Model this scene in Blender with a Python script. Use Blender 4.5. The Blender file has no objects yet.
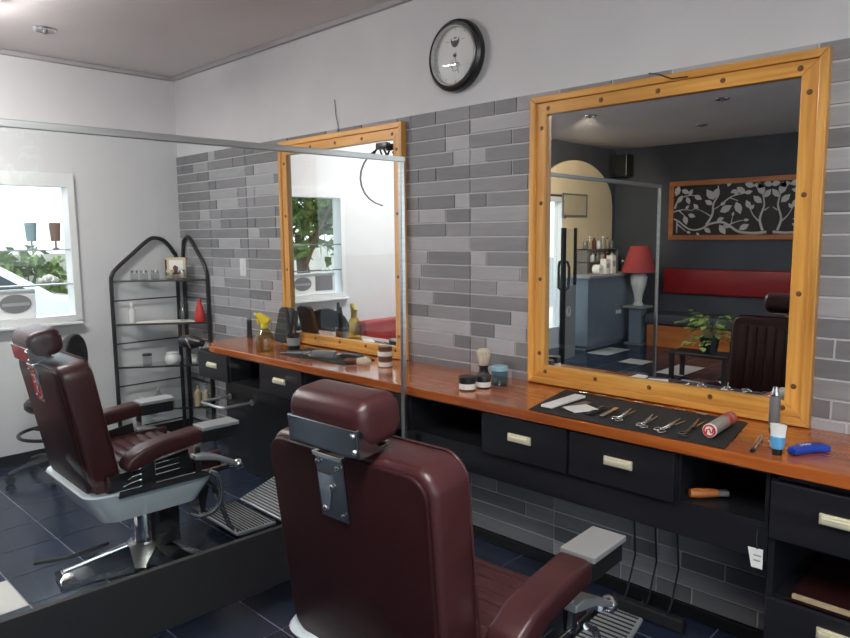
import bpy, bmesh, math, random
from mathutils import Matrix, Vector
random.seed(7)
PI = math.pi
C = bpy.context.scene.collection
SC = bpy.context.scene

# ------------------------------------------------------------------ materials
def mat(name, col, rough=.5, metal=0., spec=None, coat=0., emit=None, estr=1., sheen=0.):
    m = bpy.data.materials.new(name); m.use_nodes = True
    b = m.node_tree.nodes['Principled BSDF']
    b.inputs['Base Color'].default_value = (*col, 1); b.inputs['Roughness'].default_value = rough
    b.inputs['Metallic'].default_value = metal
    if spec is not None: b.inputs['Specular IOR Level'].default_value = spec
    b.inputs['Coat Weight'].default_value = coat; b.inputs['Coat Roughness'].default_value = .12
    if emit: b.inputs['Emission Color'].default_value = (*emit, 1); b.inputs['Emission Strength'].default_value = estr
    return m
def nd(m, t, **kw):
    n = m.node_tree.nodes.new(t)
    for k, v in kw.items(): setattr(n, k, v)
    return n
def lk(m, a, b): m.node_tree.links.new(a, b)
def noisy(m, c1, c2, scale=(8, 8, 8), detail=6, bump=0., bscale=None, lo=.35, hi=.65, rough=None):
    """base colour mixed between two tones by object-space noise, optional bump"""
    b = m.node_tree.nodes['Principled BSDF']
    tc = nd(m, 'ShaderNodeTexCoord'); mp = nd(m, 'ShaderNodeMapping'); mp.inputs['Scale'].default_value = scale
    nz = nd(m, 'ShaderNodeTexNoise'); nz.inputs['Scale'].default_value = 1; nz.inputs['Detail'].default_value = detail
    cr = nd(m, 'ShaderNodeValToRGB'); cr.color_ramp.elements[0].position = lo; cr.color_ramp.elements[1].position = hi
    cr.color_ramp.elements[0].color = (*c1, 1); cr.color_ramp.elements[1].color = (*c2, 1)
    lk(m, tc.outputs['Object'], mp.inputs['Vector']); lk(m, mp.outputs['Vector'], nz.inputs['Vector'])
    lk(m, nz.outputs['Fac'], cr.inputs['Fac']); lk(m, cr.outputs['Color'], b.inputs['Base Color'])
    if bump:
        bp = nd(m, 'ShaderNodeBump'); bp.inputs['Strength'].default_value = bump; bp.inputs['Distance'].default_value = .004
        n2 = nz
        if bscale:
            n2 = nd(m, 'ShaderNodeTexNoise'); n2.inputs['Scale'].default_value = bscale; n2.inputs['Detail'].default_value = 4
            lk(m, tc.outputs['Object'], n2.inputs['Vector'])
        lk(m, n2.outputs['Fac'], bp.inputs['Height']); lk(m, bp.outputs['Normal'], b.inputs['Normal'])
    return m
M = {}
M['plaster'] = noisy(mat('plaster', (.6, .6, .62), .75), (.66, .66, .68), (.70, .70, .72), (3, 3, 3), bump=.04, bscale=60)
M['ceiling'] = noisy(mat('ceiling_paint', (.5, .48, .48), .7), (.70, .67, .665), (.74, .71, .70), (1.5, 1.5, 1.5))
M['darkwall'] = noisy(mat('dark_wall_paint', (.05, .06, .075), .6), (.052, .058, .072), (.062, .068, .084), (3, 3, 3))
M['cream'] = noisy(mat('cream_paint', (.75, .62, .42), .6), (.74, .60, .40), (.80, .67, .47), (3, 3, 3))
M['grout'] = mat('grout', (.60, .60, .62), .8)
M['trimgrey'] = mat('trim_grey', (.42, .41, .42), .6)
M['white'] = mat('white_paint', (.78, .79, .80), .4)
M['enamel'] = mat('white_enamel', (.66, .74, .79), .22, coat=.4)
M['leather'] = noisy(mat('maroon_leather', (.08, .02, .024), .36, spec=.5), (.045, .0115, .0132), (.058, .0158, .0176), (9, 9, 9), bump=.12, bscale=140)
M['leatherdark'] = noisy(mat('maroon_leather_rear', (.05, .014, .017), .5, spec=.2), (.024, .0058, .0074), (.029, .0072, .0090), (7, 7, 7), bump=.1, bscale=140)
M['chrome'] = mat('chrome', (.80, .81, .82), .08, 1)
M['alu'] = noisy(mat('brushed_aluminium', (.6, .61, .61), .28, 1), (.54, .55, .55), (.66, .67, .67), (2, 2, 60))
M['satin'] = mat('satin_metal', (.62, .64, .66), .35, .7)
M['darkchrome'] = mat('dark_chrome', (.36, .37, .38), .14, 1)
M['black'] = mat('black_paint', (.012, .012, .014), .35)
M['blackmatte'] = mat('black_matte', (.010, .010, .012), .65)
M['cabinet'] = noisy(mat('black_cabinet', (.011, .011, .014), .33), (.010, .010, .013), (.015, .015, .019), (2, 20, 20))
M['brass'] = mat('pale_brass', (.90, .84, .62), .38, .45)
M['mirror'] = mat('mirror_silver', (.90, .91, .91), .004, 1)
M['charcoal'] = noisy(mat('charcoal_cloth', (.02, .02, .022), .85), (.008, .008, .009), (.014, .014, .015), (60, 60, 60), bump=.3)
M['steel'] = mat('steel', (.62, .63, .65), .25, 1)
M['rubber'] = mat('black_rubber', (.02, .02, .022), .6)
M['red'] = noisy(mat('red_vinyl', (.34, .012, .016), .42), (.25, .009, .012), (.31, .013, .016), (4, 4, 4))
M['redplastic'] = mat('red_plastic', (.55, .03, .025), .35)
M['lampshade'] = mat('red_lampshade', (.42, .05, .05), .8)
M['orangewood'] = noisy(mat('orange_wood', (.42, .13, .03), .4), (.36, .105, .022), (.50, .17, .04), (2, 12, 12))
M['slate'] = noisy(mat('blue_grey_panel', (.17, .22, .28), .5), (.16, .205, .26), (.19, .24, .30), (4, 4, 4))
M['yellow'] = mat('yellow_plastic', (.78, .62, .02), .35)
M['paper'] = mat('white_paper', (.86, .85, .82), .7)
M['porcelain'] = mat('white_porcelain', (.75, .76, .75), .15, coat=.5)
M['brown'] = mat('brown_wood', (.12, .036, .02), .4)
M['teal'] = mat('teal_ceramic', (.16, .26, .29), .4)
M['umber'] = mat('umber_ceramic', (.22, .14, .11), .4)
M['blue'] = mat('blue_plastic', (.015, .06, .42), .35)
M['paleblue'] = mat('pale_blue_plastic', (.30, .52, .62), .3)
M['skyblue'] = mat('sky_blue_gel', (.12, .42, .75), .25)
M['grey'] = mat('grey_plastic', (.18, .18, .19), .4)
M['midgrey'] = mat('mid_grey', (.35, .36, .37), .5)
M['tubegrey'] = mat('grey_tube', (.30, .28, .25), .45)
M['cork'] = noisy(mat('tan_label', (.42, .34, .20), .6), (.38, .30, .17), (.47, .38, .24), (30, 30, 30))
M['green'] = mat('green_label', (.22, .28, .12), .5)
M['soil'] = mat('soil', (.03, .02, .014), .9)
M['knot'] = mat('screw_plug', (.16, .07, .02), .5)
M['beige'] = mat('beige_card', (.62, .52, .36), .6)
M['bristle'] = noisy(mat('pale_bristle', (.66, .60, .48), .9), (.58, .52, .40), (.74, .68, .56), (200, 200, 10), bump=.5)
M['whitemark'] = mat('white_mark', (.85, .85, .86), .5)
M['art_white'] = mat('art_white', (.62, .60, .58), .5)
M['art_black'] = mat('art_black', (.010, .008, .008), .5)
M['lampon'] = mat('lit_tube_diffuser', (.9, .9, .9), .5, emit=(1., .97, .93), estr=50)
M['asphalt'] = noisy(mat('asphalt', (.3, .3, .31), .9), (.26, .26, .27), (.34, .34, .35), (6, 6, 6))
M['paving'] = noisy(mat('pale_paving', (.62, .58, .5), .9), (.56, .52, .45), (.66, .62, .55), (5, 5, 5))
M['carpaint'] = mat('white_car_paint', (.62, .68, .74), .2, coat=.8)
M['carglass'] = mat('car_glass', (.04, .05, .06), .1)
M['leaf'] = noisy(mat('leaf_green', (.10, .16, .03), .6), (.07, .13, .022), (.20, .27, .07), (14, 14, 14))
M['leafpale'] = noisy(mat('pothos_leaf', (.2, .3, .07), .45), (.13, .24, .04), (.34, .44, .13), (10, 10, 10))
M['bark'] = noisy(mat('bark', (.12, .08, .05), .9), (.09, .06, .04), (.16, .11, .07), (8, 8, 2), bump=.5)

def wood(name, cols, axis, rough, coat, planks=None):
    """long grain along one axis; optional plank tone steps across another"""
    m = mat(name, cols[1], rough, coat=coat); b = m.node_tree.nodes['Principled BSDF']
    tc = nd(m, 'ShaderNodeTexCoord'); mp = nd(m, 'ShaderNodeMapping')
    s = [46, 46, 46]; s[axis] = 2.2; mp.inputs['Scale'].default_value = s
    nz = nd(m, 'ShaderNodeTexNoise'); nz.inputs['Scale'].default_value = 1; nz.inputs['Detail'].default_value = 7
    nz.inputs['Distortion'].default_value = .6
    cr = nd(m, 'ShaderNodeValToRGB')
    e = cr.color_ramp.elements; e[0].position = .3; e[1].position = .7
    e[0].color = (*cols[0], 1); e[1].color = (*cols[2], 1); k = e.new(.5); k.color = (*cols[1], 1)
    lk(m, tc.outputs['Object'], mp.inputs['Vector']); lk(m, mp.outputs['Vector'], nz.inputs['Vector'])
    lk(m, nz.outputs['Fac'], cr.inputs['Fac'])
    out = cr.outputs['Color']
    n2 = nd(m, 'ShaderNodeTexNoise'); n2.inputs['Scale'].default_value = 1; n2.inputs['Detail'].default_value = 2
    mp2 = nd(m, 'ShaderNodeMapping'); s2 = [9, 9, 9]; s2[axis] = .9; mp2.inputs['Scale'].default_value = s2
    lk(m, tc.outputs['Object'], mp2.inputs['Vector']); lk(m, mp2.outputs['Vector'], n2.inputs['Vector'])
    mx = nd(m, 'ShaderNodeMix', data_type='RGBA', blend_type='MULTIPLY')
    r2 = nd(m, 'ShaderNodeValToRGB'); r2.color_ramp.elements[0].position = .35; r2.color_ramp.elements[1].position = .65
    r2.color_ramp.elements[0].color = (.72, .66, .6, 1); r2.color_ramp.elements[1].color = (1.12, 1.1, 1.08, 1)
    lk(m, n2.outputs['Fac'], r2.inputs['Fac']); mx.inputs['Factor'].default_value = 1
    lk(m, out, mx.inputs['A']); lk(m, r2.outputs['Color'], mx.inputs['B']); lk(m, mx.outputs['Result'], b.inputs['Base Color'])
    bp = nd(m, 'ShaderNodeBump'); bp.inputs['Strength'].default_value = .06; bp.inputs['Distance'].default_value = .002
    lk(m, nz.outputs['Fac'], bp.inputs['Height']); lk(m, bp.outputs['Normal'], b.inputs['Normal'])
    return m
M['pine_x'] = wood('pine_along_x', ((.64, .29, .060), (.79, .40, .088), (.87, .50, .135)), 0, .38, .25)
M['pine_z'] = wood('pine_along_z', ((.64, .29, .060), (.79, .40, .088), (.87, .50, .135)), 2, .38, .25)
M['counter'] = wood('varnished_counter', ((.36, .085, .018), (.46, .120, .025), (.55, .165, .037)), 0, .2, .5)

def brickmat():
    m = mat('stone_tile', (.2, .2, .21), .55); b = m.node_tree.nodes['Principled BSDF']
    at = nd(m, 'ShaderNodeAttribute', attribute_name='tone')
    tc = nd(m, 'ShaderNodeTexCoord'); mp = nd(m, 'ShaderNodeMapping'); mp.inputs['Scale'].default_value = (7, 7, 45)
    nz = nd(m, 'ShaderNodeTexNoise'); nz.inputs['Scale'].default_value = 1; nz.inputs['Detail'].default_value = 8
    ml = nd(m, 'ShaderNodeMath', operation='MULTIPLY_ADD'); ml.inputs[1].default_value = .34; ml.inputs[2].default_value = -.17
    ad = nd(m, 'ShaderNodeMath', operation='ADD')
    cr = nd(m, 'ShaderNodeValToRGB'); e = cr.color_ramp.elements
    e[0].position = 0; e[0].color = (.125, .127, .138, 1); e[1].position = 1; e[1].color = (.47, .47, .50, 1)
    k = e.new(.5); k.color = (.255, .253, .268, 1)
    lk(m, tc.outputs['Object'], mp.inputs['Vector']); lk(m, mp.outputs['Vector'], nz.inputs['Vector'])
    lk(m, nz.outputs['Fac'], ml.inputs[0]); lk(m, ml.outputs[0], ad.inputs[0]); lk(m, at.outputs['Fac'], ad.inputs[1])
    lk(m, ad.outputs[0], cr.inputs['Fac']); lk(m, cr.outputs['Color'], b.inputs['Base Color'])
    bp = nd(m, 'ShaderNodeBump'); bp.inputs['Strength'].default_value = .35; bp.inputs['Distance'].default_value = .003
    lk(m, nz.outputs['Fac'], bp.inputs['Height']); lk(m, bp.outputs['Normal'], b.inputs['Normal'])
    return m
M['brick'] = brickmat()
def tilemat(name, c1, c2, rough):
    m = mat(name, c1, rough); noisy(m, c1, c2, (5, 5, 5), detail=5); return m
M['navy'] = tilemat('navy_tile', (.009, .0155, .035), (.017, .026, .054), .22)
M['whitetile'] = tilemat('white_tile', (.62, .60, .56), (.70, .68, .64), .3)
M['floorgrout'] = mat('floor_grout', (.30, .33, .40), .8)

def glassmat(name, tint, refl=1., extra=0.):
    """thin pane: transparent with a Fresnel reflection"""
    m = bpy.data.materials.new(name); m.use_nodes = True; nt = m.node_tree; nt.nodes.clear()
    o = nd(m, 'ShaderNodeOutputMaterial'); t = nd(m, 'ShaderNodeBsdfTransparent'); g = nd(m, 'ShaderNodeBsdfGlossy')
    t.inputs['Color'].default_value = (*tint, 1); g.inputs['Roughness'].default_value = .01
    f = nd(m, 'ShaderNodeFresnel'); f.inputs['IOR'].default_value = 1.5
    ma = nd(m, 'ShaderNodeMath', operation='MULTIPLY_ADD'); ma.inputs[1].default_value = refl; ma.inputs[2].default_value = extra
    x = nd(m, 'ShaderNodeMixShader'); lk(m, f.outputs[0], ma.inputs[0]); 
    ge = nd(m, 'ShaderNodeNewGeometry'); iv = nd(m, 'ShaderNodeMath', operation='SUBTRACT'); iv.inputs[0].default_value = 1; lk(m, ge.outputs['Backfacing'], iv.inputs[1])
    mu = nd(m, 'ShaderNodeMath', operation='MULTIPLY', use_clamp=True); lk(m, ma.outputs[0], mu.inputs[0]); lk(m, iv.outputs[0], mu.inputs[1]); lk(m, mu.outputs[0], x.inputs['Fac'])
    lk(m, t.outputs[0], x.inputs[1]); lk(m, g.outputs[0], x.inputs[2]); lk(m, x.outputs[0], o.inputs['Surface'])
    return m
M['screenglass'] = glassmat('screen_glass', (.97, .985, .98), 1.3, .0)
M['windowglass'] = glassmat('window_glass', (.94, .97, .97), .5)
M['clearglass'] = glassmat('jar_glass', (.86, .89, .89), 1.6, .04)
M['clockglass'] = glassmat('clock_glass', (.95, .96, .97), 1.0, .02)
M['liquid'] = glassmat('amber_liquid', (.80, .70, .34), 1.0, .05)
M['blueglass'] = glassmat('blue_plastic_jar', (.35, .62, .72), 1., .05)

# ------------------------------------------------------------------ mesh builder
class MB:
    def __init__(s): s.bm = bmesh.new(); s.M = Matrix.Identity(4); s.mi = 0
    def _fin(s, vs):
        fs = {f for v in vs for f in v.link_faces}
        for f in fs: f.material_index = s.mi
        bmesh.ops.transform(s.bm, matrix=s.M, verts=vs)
        return s
    def box(s, lo, hi, bev=0., seg=2, rot=None):
        lo, hi = Vector(lo), Vector(hi); c = (lo + hi) / 2; d = hi - lo
        r = bmesh.ops.create_cube(s.bm, size=1); vs = r['verts']
        bmesh.ops.scale(s.bm, vec=d, verts=vs)
        if bev:
            es = list({e for v in vs for e in v.link_edges}); fs0 = list({f for v in vs for f in v.link_faces})
            rr = bmesh.ops.bevel(s.bm, geom=vs + es + fs0, offset=bev, segments=seg, profile=.5, affect='EDGES', clamp_overlap=True)
            isl = set(rr['verts'])
            stack = list(isl)
            while stack:
                v = stack.pop()
                for e in v.link_edges:
                    w = e.other_vert(v)
                    if w not in isl: isl.add(w); stack.append(w)
            vs = list(isl)
        if rot is not None: bmesh.ops.transform(s.bm, matrix=rot.to_4x4(), verts=vs)
        bmesh.ops.translate(s.bm, vec=c, verts=vs)
        return s._fin(vs)
    def cyl(s, p0, p1, r0, r1=None, n=20, caps=True):
        p0, p1 = Vector(p0), Vector(p1); r1 = r0 if r1 is None else r1
        d = p1 - p0; q = d.to_track_quat('Z', 'Y').to_matrix().to_4x4()
        r = bmesh.ops.create_cone(s.bm, cap_ends=caps, segments=n, radius1=r0, radius2=r1, depth=d.length)
        bmesh.ops.transform(s.bm, matrix=Matrix.Translation((p0 + p1) / 2) @ q, verts=r['verts'])
        return s._fin(r['verts'])
    def ball(s, c, r, n=16, sc=(1, 1, 1)):
        q = bmesh.ops.create_uvsphere(s.bm, u_segments=n, v_segments=max(6, n // 2), radius=r)
        bmesh.ops.scale(s.bm, vec=sc, verts=q['verts']); bmesh.ops.translate(s.bm, vec=c, verts=q['verts'])
        return s._fin(q['verts'])
    def lathe(s, prof, c=(0, 0, 0), n=28, sc=(1, 1)):
        rows = []; c = Vector(c); allv = []
        for r, z in prof:
            if r < 1e-6: v = s.bm.verts.new((c.x, c.y, c.z + z)); rows.append([v]); allv.append(v)
            else:
                row = [s.bm.verts.new((c.x + sc[0] * r * math.cos(2 * PI * i / n), c.y + sc[1] * r * math.sin(2 * PI * i / n), c.z + z)) for i in range(n)]
                rows.append(row); allv += row
        for a, b in zip(rows, rows[1:]):
            for i in range(n):
                j = (i + 1) % n
                if len(a) == 1 and len(b) == 1: continue
                if len(a) == 1: s.bm.faces.new((a[0], b[j], b[i]))
                elif len(b) == 1: s.bm.faces.new((a[i], a[j], b[0]))
                else: s.bm.faces.new((a[i], a[j], b[j], b[i]))
        return s._fin(allv)
    def tube(s, pts, r, n=10, closed=False, flat=None):
        pts = [Vector(p) for p in pts]; rings = []; allv = []; N = len(pts)
        prev = None
        for i, p in enumerate(pts):
            a = pts[(i - 1) % N] if (closed or i > 0) else p; b = pts[(i + 1) % N] if (closed or i < N - 1) else p
            t = (b - a).normalized()
            if prev is None:
                u = t.orthogonal().normalized()
            else:
                u = (prev - t * prev.dot(t))
                u = u.normalized() if u.length > 1e-6 else t.orthogonal().normalized()
            prev = u; w = t.cross(u)
            rr = r[i] if isinstance(r, (list, tuple)) else r
            ring = [s.bm.verts.new(p + rr * (math.cos(2 * PI * k / n) * u + math.sin(2 * PI * k / n) * w)) for k in range(n)]
            rings.append(ring); allv += ring
        pairs = list(zip(rings, rings[1:])) + ([(rings[-1], rings[0])] if closed else [])
        for a, b in pairs:
            for k in range(n): s.bm.faces.new((a[k], a[(k + 1) % n], b[(k + 1) % n], b[k]))
        if not closed:
            s.bm.faces.new(rings[0][::-1]); s.bm.faces.new(rings[-1])
        return s._fin(allv)
    def prism(s, poly, z0, z1, axis=2, bev=0., seg=2):
        """poly of 2D points extruded along axis from z0 to z1"""
        def P(a, b, h): return {2: (a, b, h), 1: (a, h, b), 0: (h, a, b)}[axis]
        A = [s.bm.verts.new(P(a, b, z0)) for a, b in poly]; B = [s.bm.verts.new(P(a, b, z1)) for a, b in poly]
        n = len(poly)
        f1 = s.bm.faces.new(A[::-1]); f2 = s.bm.faces.new(B); sd = []
        for i in range(n): sd.append(s.bm.faces.new((A[i], A[(i + 1) % n], B[(i + 1) % n], B[i])))
        vs = A + B
        bmesh.ops.recalc_face_normals(s.bm, faces=[f1, f2] + sd)
        if bev:
            es = list(f1.edges) + list(f2.edges)
            rr = bmesh.ops.bevel(s.bm, geom=es, offset=bev, segments=seg, profile=.5, affect='EDGES', clamp_overlap=True)
            isl = set(rr['verts']); stack = list(isl)
            while stack:
                v = stack.pop()
                for e in v.link_edges:
                    w = e.other_vert(v)
                    if w not in isl: isl.add(w); stack.append(w)
            vs = list(isl)
        return s._fin(vs)
    def face(s, pts, mi=None):
        vs = [s.bm.verts.new(p) for p in pts]; f = s.bm.faces.new(vs)
        s._fin(vs)
        if mi is not None: f.material_index = mi
        return f
    def build(s, name, m, parent=None, smooth=35, loc=None):
        me = bpy.data.meshes.new(name); bmesh.ops.recalc_face_normals(s.bm, faces=s.bm.faces[:]); s.bm.to_mesh(me); s.bm.free()
        for x in (m if isinstance(m, (list, tuple)) else [m]): me.materials.append(M[x])
        if smooth:
            for p in me.polygons: p.use_smooth = True
            me.set_sharp_from_angle(angle=math.radians(smooth))
        o = bpy.data.objects.new(name, me); C.objects.link(o)
        if parent is not None: o.parent = parent
        if loc is not None: o.location = loc
        return o
def tag(o, label, cat, group=None, kind=None):
    o['label'] = label; o['category'] = cat
    if group: o['group'] = group
    if kind: o['kind'] = kind
    return o
def thing(name, label, cat, loc=(0, 0, 0), rz=0, group=None):
    o = bpy.data.objects.new(name, None); C.objects.link(o); o.empty_display_size = .05
    o.location = loc; o.rotation_euler = (0, 0, rz); return tag(o, label, cat, group)
def struct(o): o['kind'] = 'structure'; return o
def copy_tree(o, parent=None):
    c = o.copy(); C.objects.link(c); c.parent = parent
    for ch in list(o.children): copy_tree(ch, c)
    return c
def rrect(x0, x1, z0, z1, r, n=5, corners=(1, 1, 1, 1)):
    out = []
    for k, (cx, cz, a0) in enumerate(((x1 - r, z1 - r, 0), (x0 + r, z1 - r, PI / 2), (x0 + r, z0 + r, PI), (x1 - r, z0 + r, 1.5 * PI))):
        if corners[k]:
            for i in range(n + 1):
                a = a0 + PI / 2 * i / n; out.append((cx + r * math.cos(a), cz + r * math.sin(a)))
        else: out.append(((x1, z1), (x0, z1), (x0, z0), (x1, z0))[k])
    return out
def rz3(a): return Matrix.Rotation(a, 3, 'Z')
def rx3(a): return Matrix.Rotation(a, 3, 'X')
def ry3(a): return Matrix.Rotation(a, 3, 'Y')

# ------------------------------------------------------------------ room shell
CZ = 2.693; XR = 7.0; YF = -6.72; BT = 2.108
# floor of square tiles, a few white ones among the navy
b = MB(); TS = .3047
b.box((-.0, YF, -.06), (XR, 0, -.003)); 
for f in b.bm.faces: f.material_index = 2
whites = {(6, 6), (2, 17), (2, 18), (4, 16), (6, 15), (6, 16), (8, 14), (10, 13), (14, 9), (13, 14), (4, 21), (18, 12), (18, 18)}
nx = int(XR / TS) + 1; ny = int(-YF / TS) + 2
X0 = -.093; Y0 = .053
for i in range(nx):
    for j in range(ny):
        x0 = max(0, X0 + i * TS + .0024); x1 = min(XR, X0 + (i + 1) * TS - .0024)
        y1 = min(0, Y0 - j * TS - .0024); y0 = max(YF, Y0 - (j + 1) * TS + .0024)
        if x1 <= x0 or y1 <= y0: continue
        f = b.face(((x0, y0, 0), (x1, y0, 0), (x1, y1, 0), (x0, y1, 0)), 1 if (i, j) in whites else 0)
        f.material_index = 1 if (i, j) in whites else 0
fl = struct(b.build('floor', ['navy', 'whitetile', 'floorgrout'], smooth=0))
# ceiling
b = MB(); b.box((-.15, YF - .15, CZ), (XR + .15, .15, CZ + .1)); struct(b.build('ceiling', 'ceiling', smooth=0))
# mirror wall: plaster
b = MB(); b.box((-.15, .0, 0), (XR + .15, .15, CZ)); struct(b.build('wall_back', 'plaster', smooth=0))
# stone-look tiles on the mirror wall, in panels with continuous seams
b = MB(); tone = []
CH = .0686; PW = .491
rows = int(BT / CH) + 1
b.box((0, -.006, 0), (XR, 0, BT - .002)); 
nf = len(b.bm.faces)
for f in b.bm.faces: f.material_index = 0
def tile(x0, x1, z0, z1):
    g = .0032; e = .0016; y = -.0115
    a, c, d, h = x0 + g, x1 - g, z0 + g, z1 - g
    if c - a < .01 or h - d < .008: return
    O = [(a, -.005, d), (c, -.005, d), (c, -.005, h), (a, -.005, h)]; I = [(a + e, y, d + e), (c - e, y, d + e), (c - e, y, h - e), (a + e, y, h - e)]
    fs = [b.face(I)] + [b.face((O[k], O[(k + 1) % 4], I[(k + 1) % 4], I[k])) for k in range(4)]
    for f in fs: f.material_index = 1
    r = random.random()
    t = .18 + .15 * random.random() if r < .34 else (.42 + .14 * random.random() if r < .70 else .72 + .2 * random.random())
    tone.extend([t] * 5)
k0 = -2
for p in range(-2, int(XR / PW) + 1):
    xs = .966 + p * PW
    for r in range(rows):
        z1 = BT - r * CH; z0 = max(0, z1 - CH)
        n = random.choice((1, 2, 2, 2, 3))
        cuts = {1: [], 2: [random.choice((.2, .33, .42, .5, .6, .68, .78))], 3: [random.choice((.2, .3)), random.choice((.55, .68, .8))]}[n]
        e = [0] + cuts + [1]
        for q in range(len(e) - 1):
            xa, xb = max(0, xs + e[q] * PW), min(XR, xs + e[q + 1] * PW)
            if xb - xa > .02: tile(xa, xb, z0, z1)
o = b.build('wall_back_cladding', ['grout', 'brick'], smooth=0)
# bm ordering is kept: first nf faces are the backing
at = o.data.attributes.new('tone', 'FLOAT', 'FACE')
for i in range(len(o.data.polygons)): at.data[i].value = .5 if i < nf else tone[i - nf]
struct(o)
# left wall with a window opening and a street door opening
WY0, WY1, WZ0, WZ1 = -1.64, -.775, .94, 1.87
DY0, DY1, DZ1 = -5.36, -4.45, 1.98
b = MB()
for lo, hi in (((WY1, 0), (0, CZ)), ((WY0, WY1), (0, WZ0)), ((WY0, WY1), (WZ1, CZ)), ((-3.6, WY0), (0, CZ)), ((DY1, -3.6), (0, CZ)), ((DY0, DY1), (DZ1, CZ)), ((YF, DY0), (0, CZ))):
    b.mi = 1 if lo[0] < -4.2 else 0
    b.box((-.14, lo[0], hi[0]), (0, lo[1], hi[1]))
struct(b.build('wall_left', ['plaster', 'darkwall'], smooth=0))
b = MB(); b.box((-.15, YF - .15, 0), (XR + .15, YF, CZ)); struct(b.build('wall_front', 'darkwall', smooth=0))
# right wall with broad shopfront glazing
RY0, RY1, RZ0, RZ1 = -5.6, -.9, .35, 2.4
b = MB()
for lo, hi in (((RY1, 0), (0, CZ)), ((RY0, RY1), (0, RZ0)), ((RY0, RY1), (RZ1, CZ)), ((YF, RY0), (0, CZ))):
    b.box((XR, lo[0], hi[0]), (XR + .14, lo[1], hi[1]))
struct(b.build('wall_right', 'plaster', smooth=0))
w = MB()
for y in (RY0, RY1): w.box((XR + .04, y - .03, RZ0), (XR + .1, y + .03, RZ1))
for z in (RZ0, RZ1): w.box((XR + .04, RY0 + .03, z - .03), (XR + .1, RY1 - .03, z + .03))
wo = struct(w.build('window_2', 'white', smooth=0))
g = MB(); g.box((XR + .066, RY0, RZ0), (XR + .072, RY1, RZ1)); g.build('pane', 'windowglass', wo, smooth=0)
# baseboards and ceiling trims
b = MB(); b.box((0, -4.2, 0), (.014, -.0, .075), .003); struct(b.build('baseboard_left', 'black', smooth=0))
b = MB(); b.box((.014, -.026, 0), (XR, -.0, .05), .003); struct(b.build('baseboard_back', 'black', smooth=0))
b = MB(); b.box((0, -.028, CZ - .03), (XR, 0, CZ), .006); b.box((0, -.034, CZ - .006), (XR, 0, CZ)); struct(b.build('trim_1', 'trimgrey', smooth=0))
b = MB(); b.box((0, -4.2, CZ - .03), (.028, -.028, CZ), .006); struct(b.build('trim_2', 'trimgrey', smooth=0))

# left window: frame, sill, pane, glass shelves
w = MB()
fx0, fx1 = -.10, .02
w.box((fx0, WY0 - .005, WZ0), (fx1, WY0 + .04, WZ1 + .07)); w.box((fx0, WY1 - .04, WZ0), (fx1, WY1 + .005, WZ1 + .07))
w.box((fx0, WY0 + .04, WZ1 - .02), (fx1, WY1 - .04, WZ1 + .07)); w.box((fx0, WY0 + .04, WZ0 - .01), (fx1 + .008, WY1 - .04, WZ0 + .035))
wo = struct(w.build('window_1', 'white', smooth=0))
g = MB(); g.box((-.085, WY0 + .03, WZ0 + .03), (-.079, WY1 - .03, WZ1)); g.build('pane', 'windowglass', wo, smooth=0)
g = MB(); g.box((.0, WY0 - .03, WZ0 - .03), (.05, WY1 + .0, WZ0 - .012), .004); g.build('window_sill', 'white', wo, smooth=0)
for z in (1.19, 1.425):
    g = MB(); g.box((-.075, WY0 + .042, z - .004), (.012, WY1 - .042, z + .004)); sh = g.build('window_shelf', 'clearglass', wo, smooth=0)
    e = MB(); e.box((.0125, WY0 + .042, z - .005), (.0165, WY1 - .042, z + .005)); e.build('shelf_edge', 'steel', sh, smooth=0)
# sign board standing in the window with an oval and a rectangle
t = thing('display_board', 'white board with a dark oval and dark rectangle standing in the left window', 'sign', (-.03, -1.285, WZ0 + .035))
b = MB(); b.box((-.012, -.255, 0), (.012, .235, .195), .004); b.build('board', 'white', t, smooth=0)
b = MB()
pts = [(.112 + .095 * math.cos(2 * PI * k / 36), .10 + .062 * math.sin(2 * PI * k / 36)) for k in range(36)]
b.prism(pts, .012, .016, axis=0); ov = b.build('oval_emblem', 'grey', t, smooth=0)
b = MB(); b.box((.016, .03, .086), (.0185, .195, .106)); b.build('emblem_band', 'midgrey', ov, smooth=0)
b = MB(); b.box((.012, -.225, .03), (.016, -.03, .165)); sc_ = b.build('dark_rectangle', 'grey', t, smooth=0)
# small objects on the window shelves
def shelf_lamp(y, m, label):
    t = thing('shelf_lamp', label, 'lamp', (-.03, y, 1.429), 0)
    b = MB(); b.lathe([(0, 0), (.022, 0), (.022, .006), (.007, .014), (.006, .06), (0, .06)], n=16); b.build('stem', m, t)
    b = MB(); b.lathe([(0, .055), (.030, .055), (.038, .175), (.034, .18), (0, .176)], n=20); b.build('lamp_shade', m, t)
shelf_lamp(-1.045, 'teal', 'small teal shaded lamp on the upper window shelf')
shelf_lamp(-.895, 'umber', 'small brown shaded lamp on the upper window shelf')
t = thing('shell_ornament', 'white clustered ornament on the lower window shelf', 'ornament', (-.025, -.955, 1.194))
b = MB()
for k in range(9):
    a = k * 2.4; r = .008 + .0042 * k
    b.ball((.4 * r * math.cos(a), 1.5 * r * math.sin(a), .022 + .012 * (8 - k) / 4), .022 - .0008 * k, 10)
b.build('clustered_body', 'porcelain', t)

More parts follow.
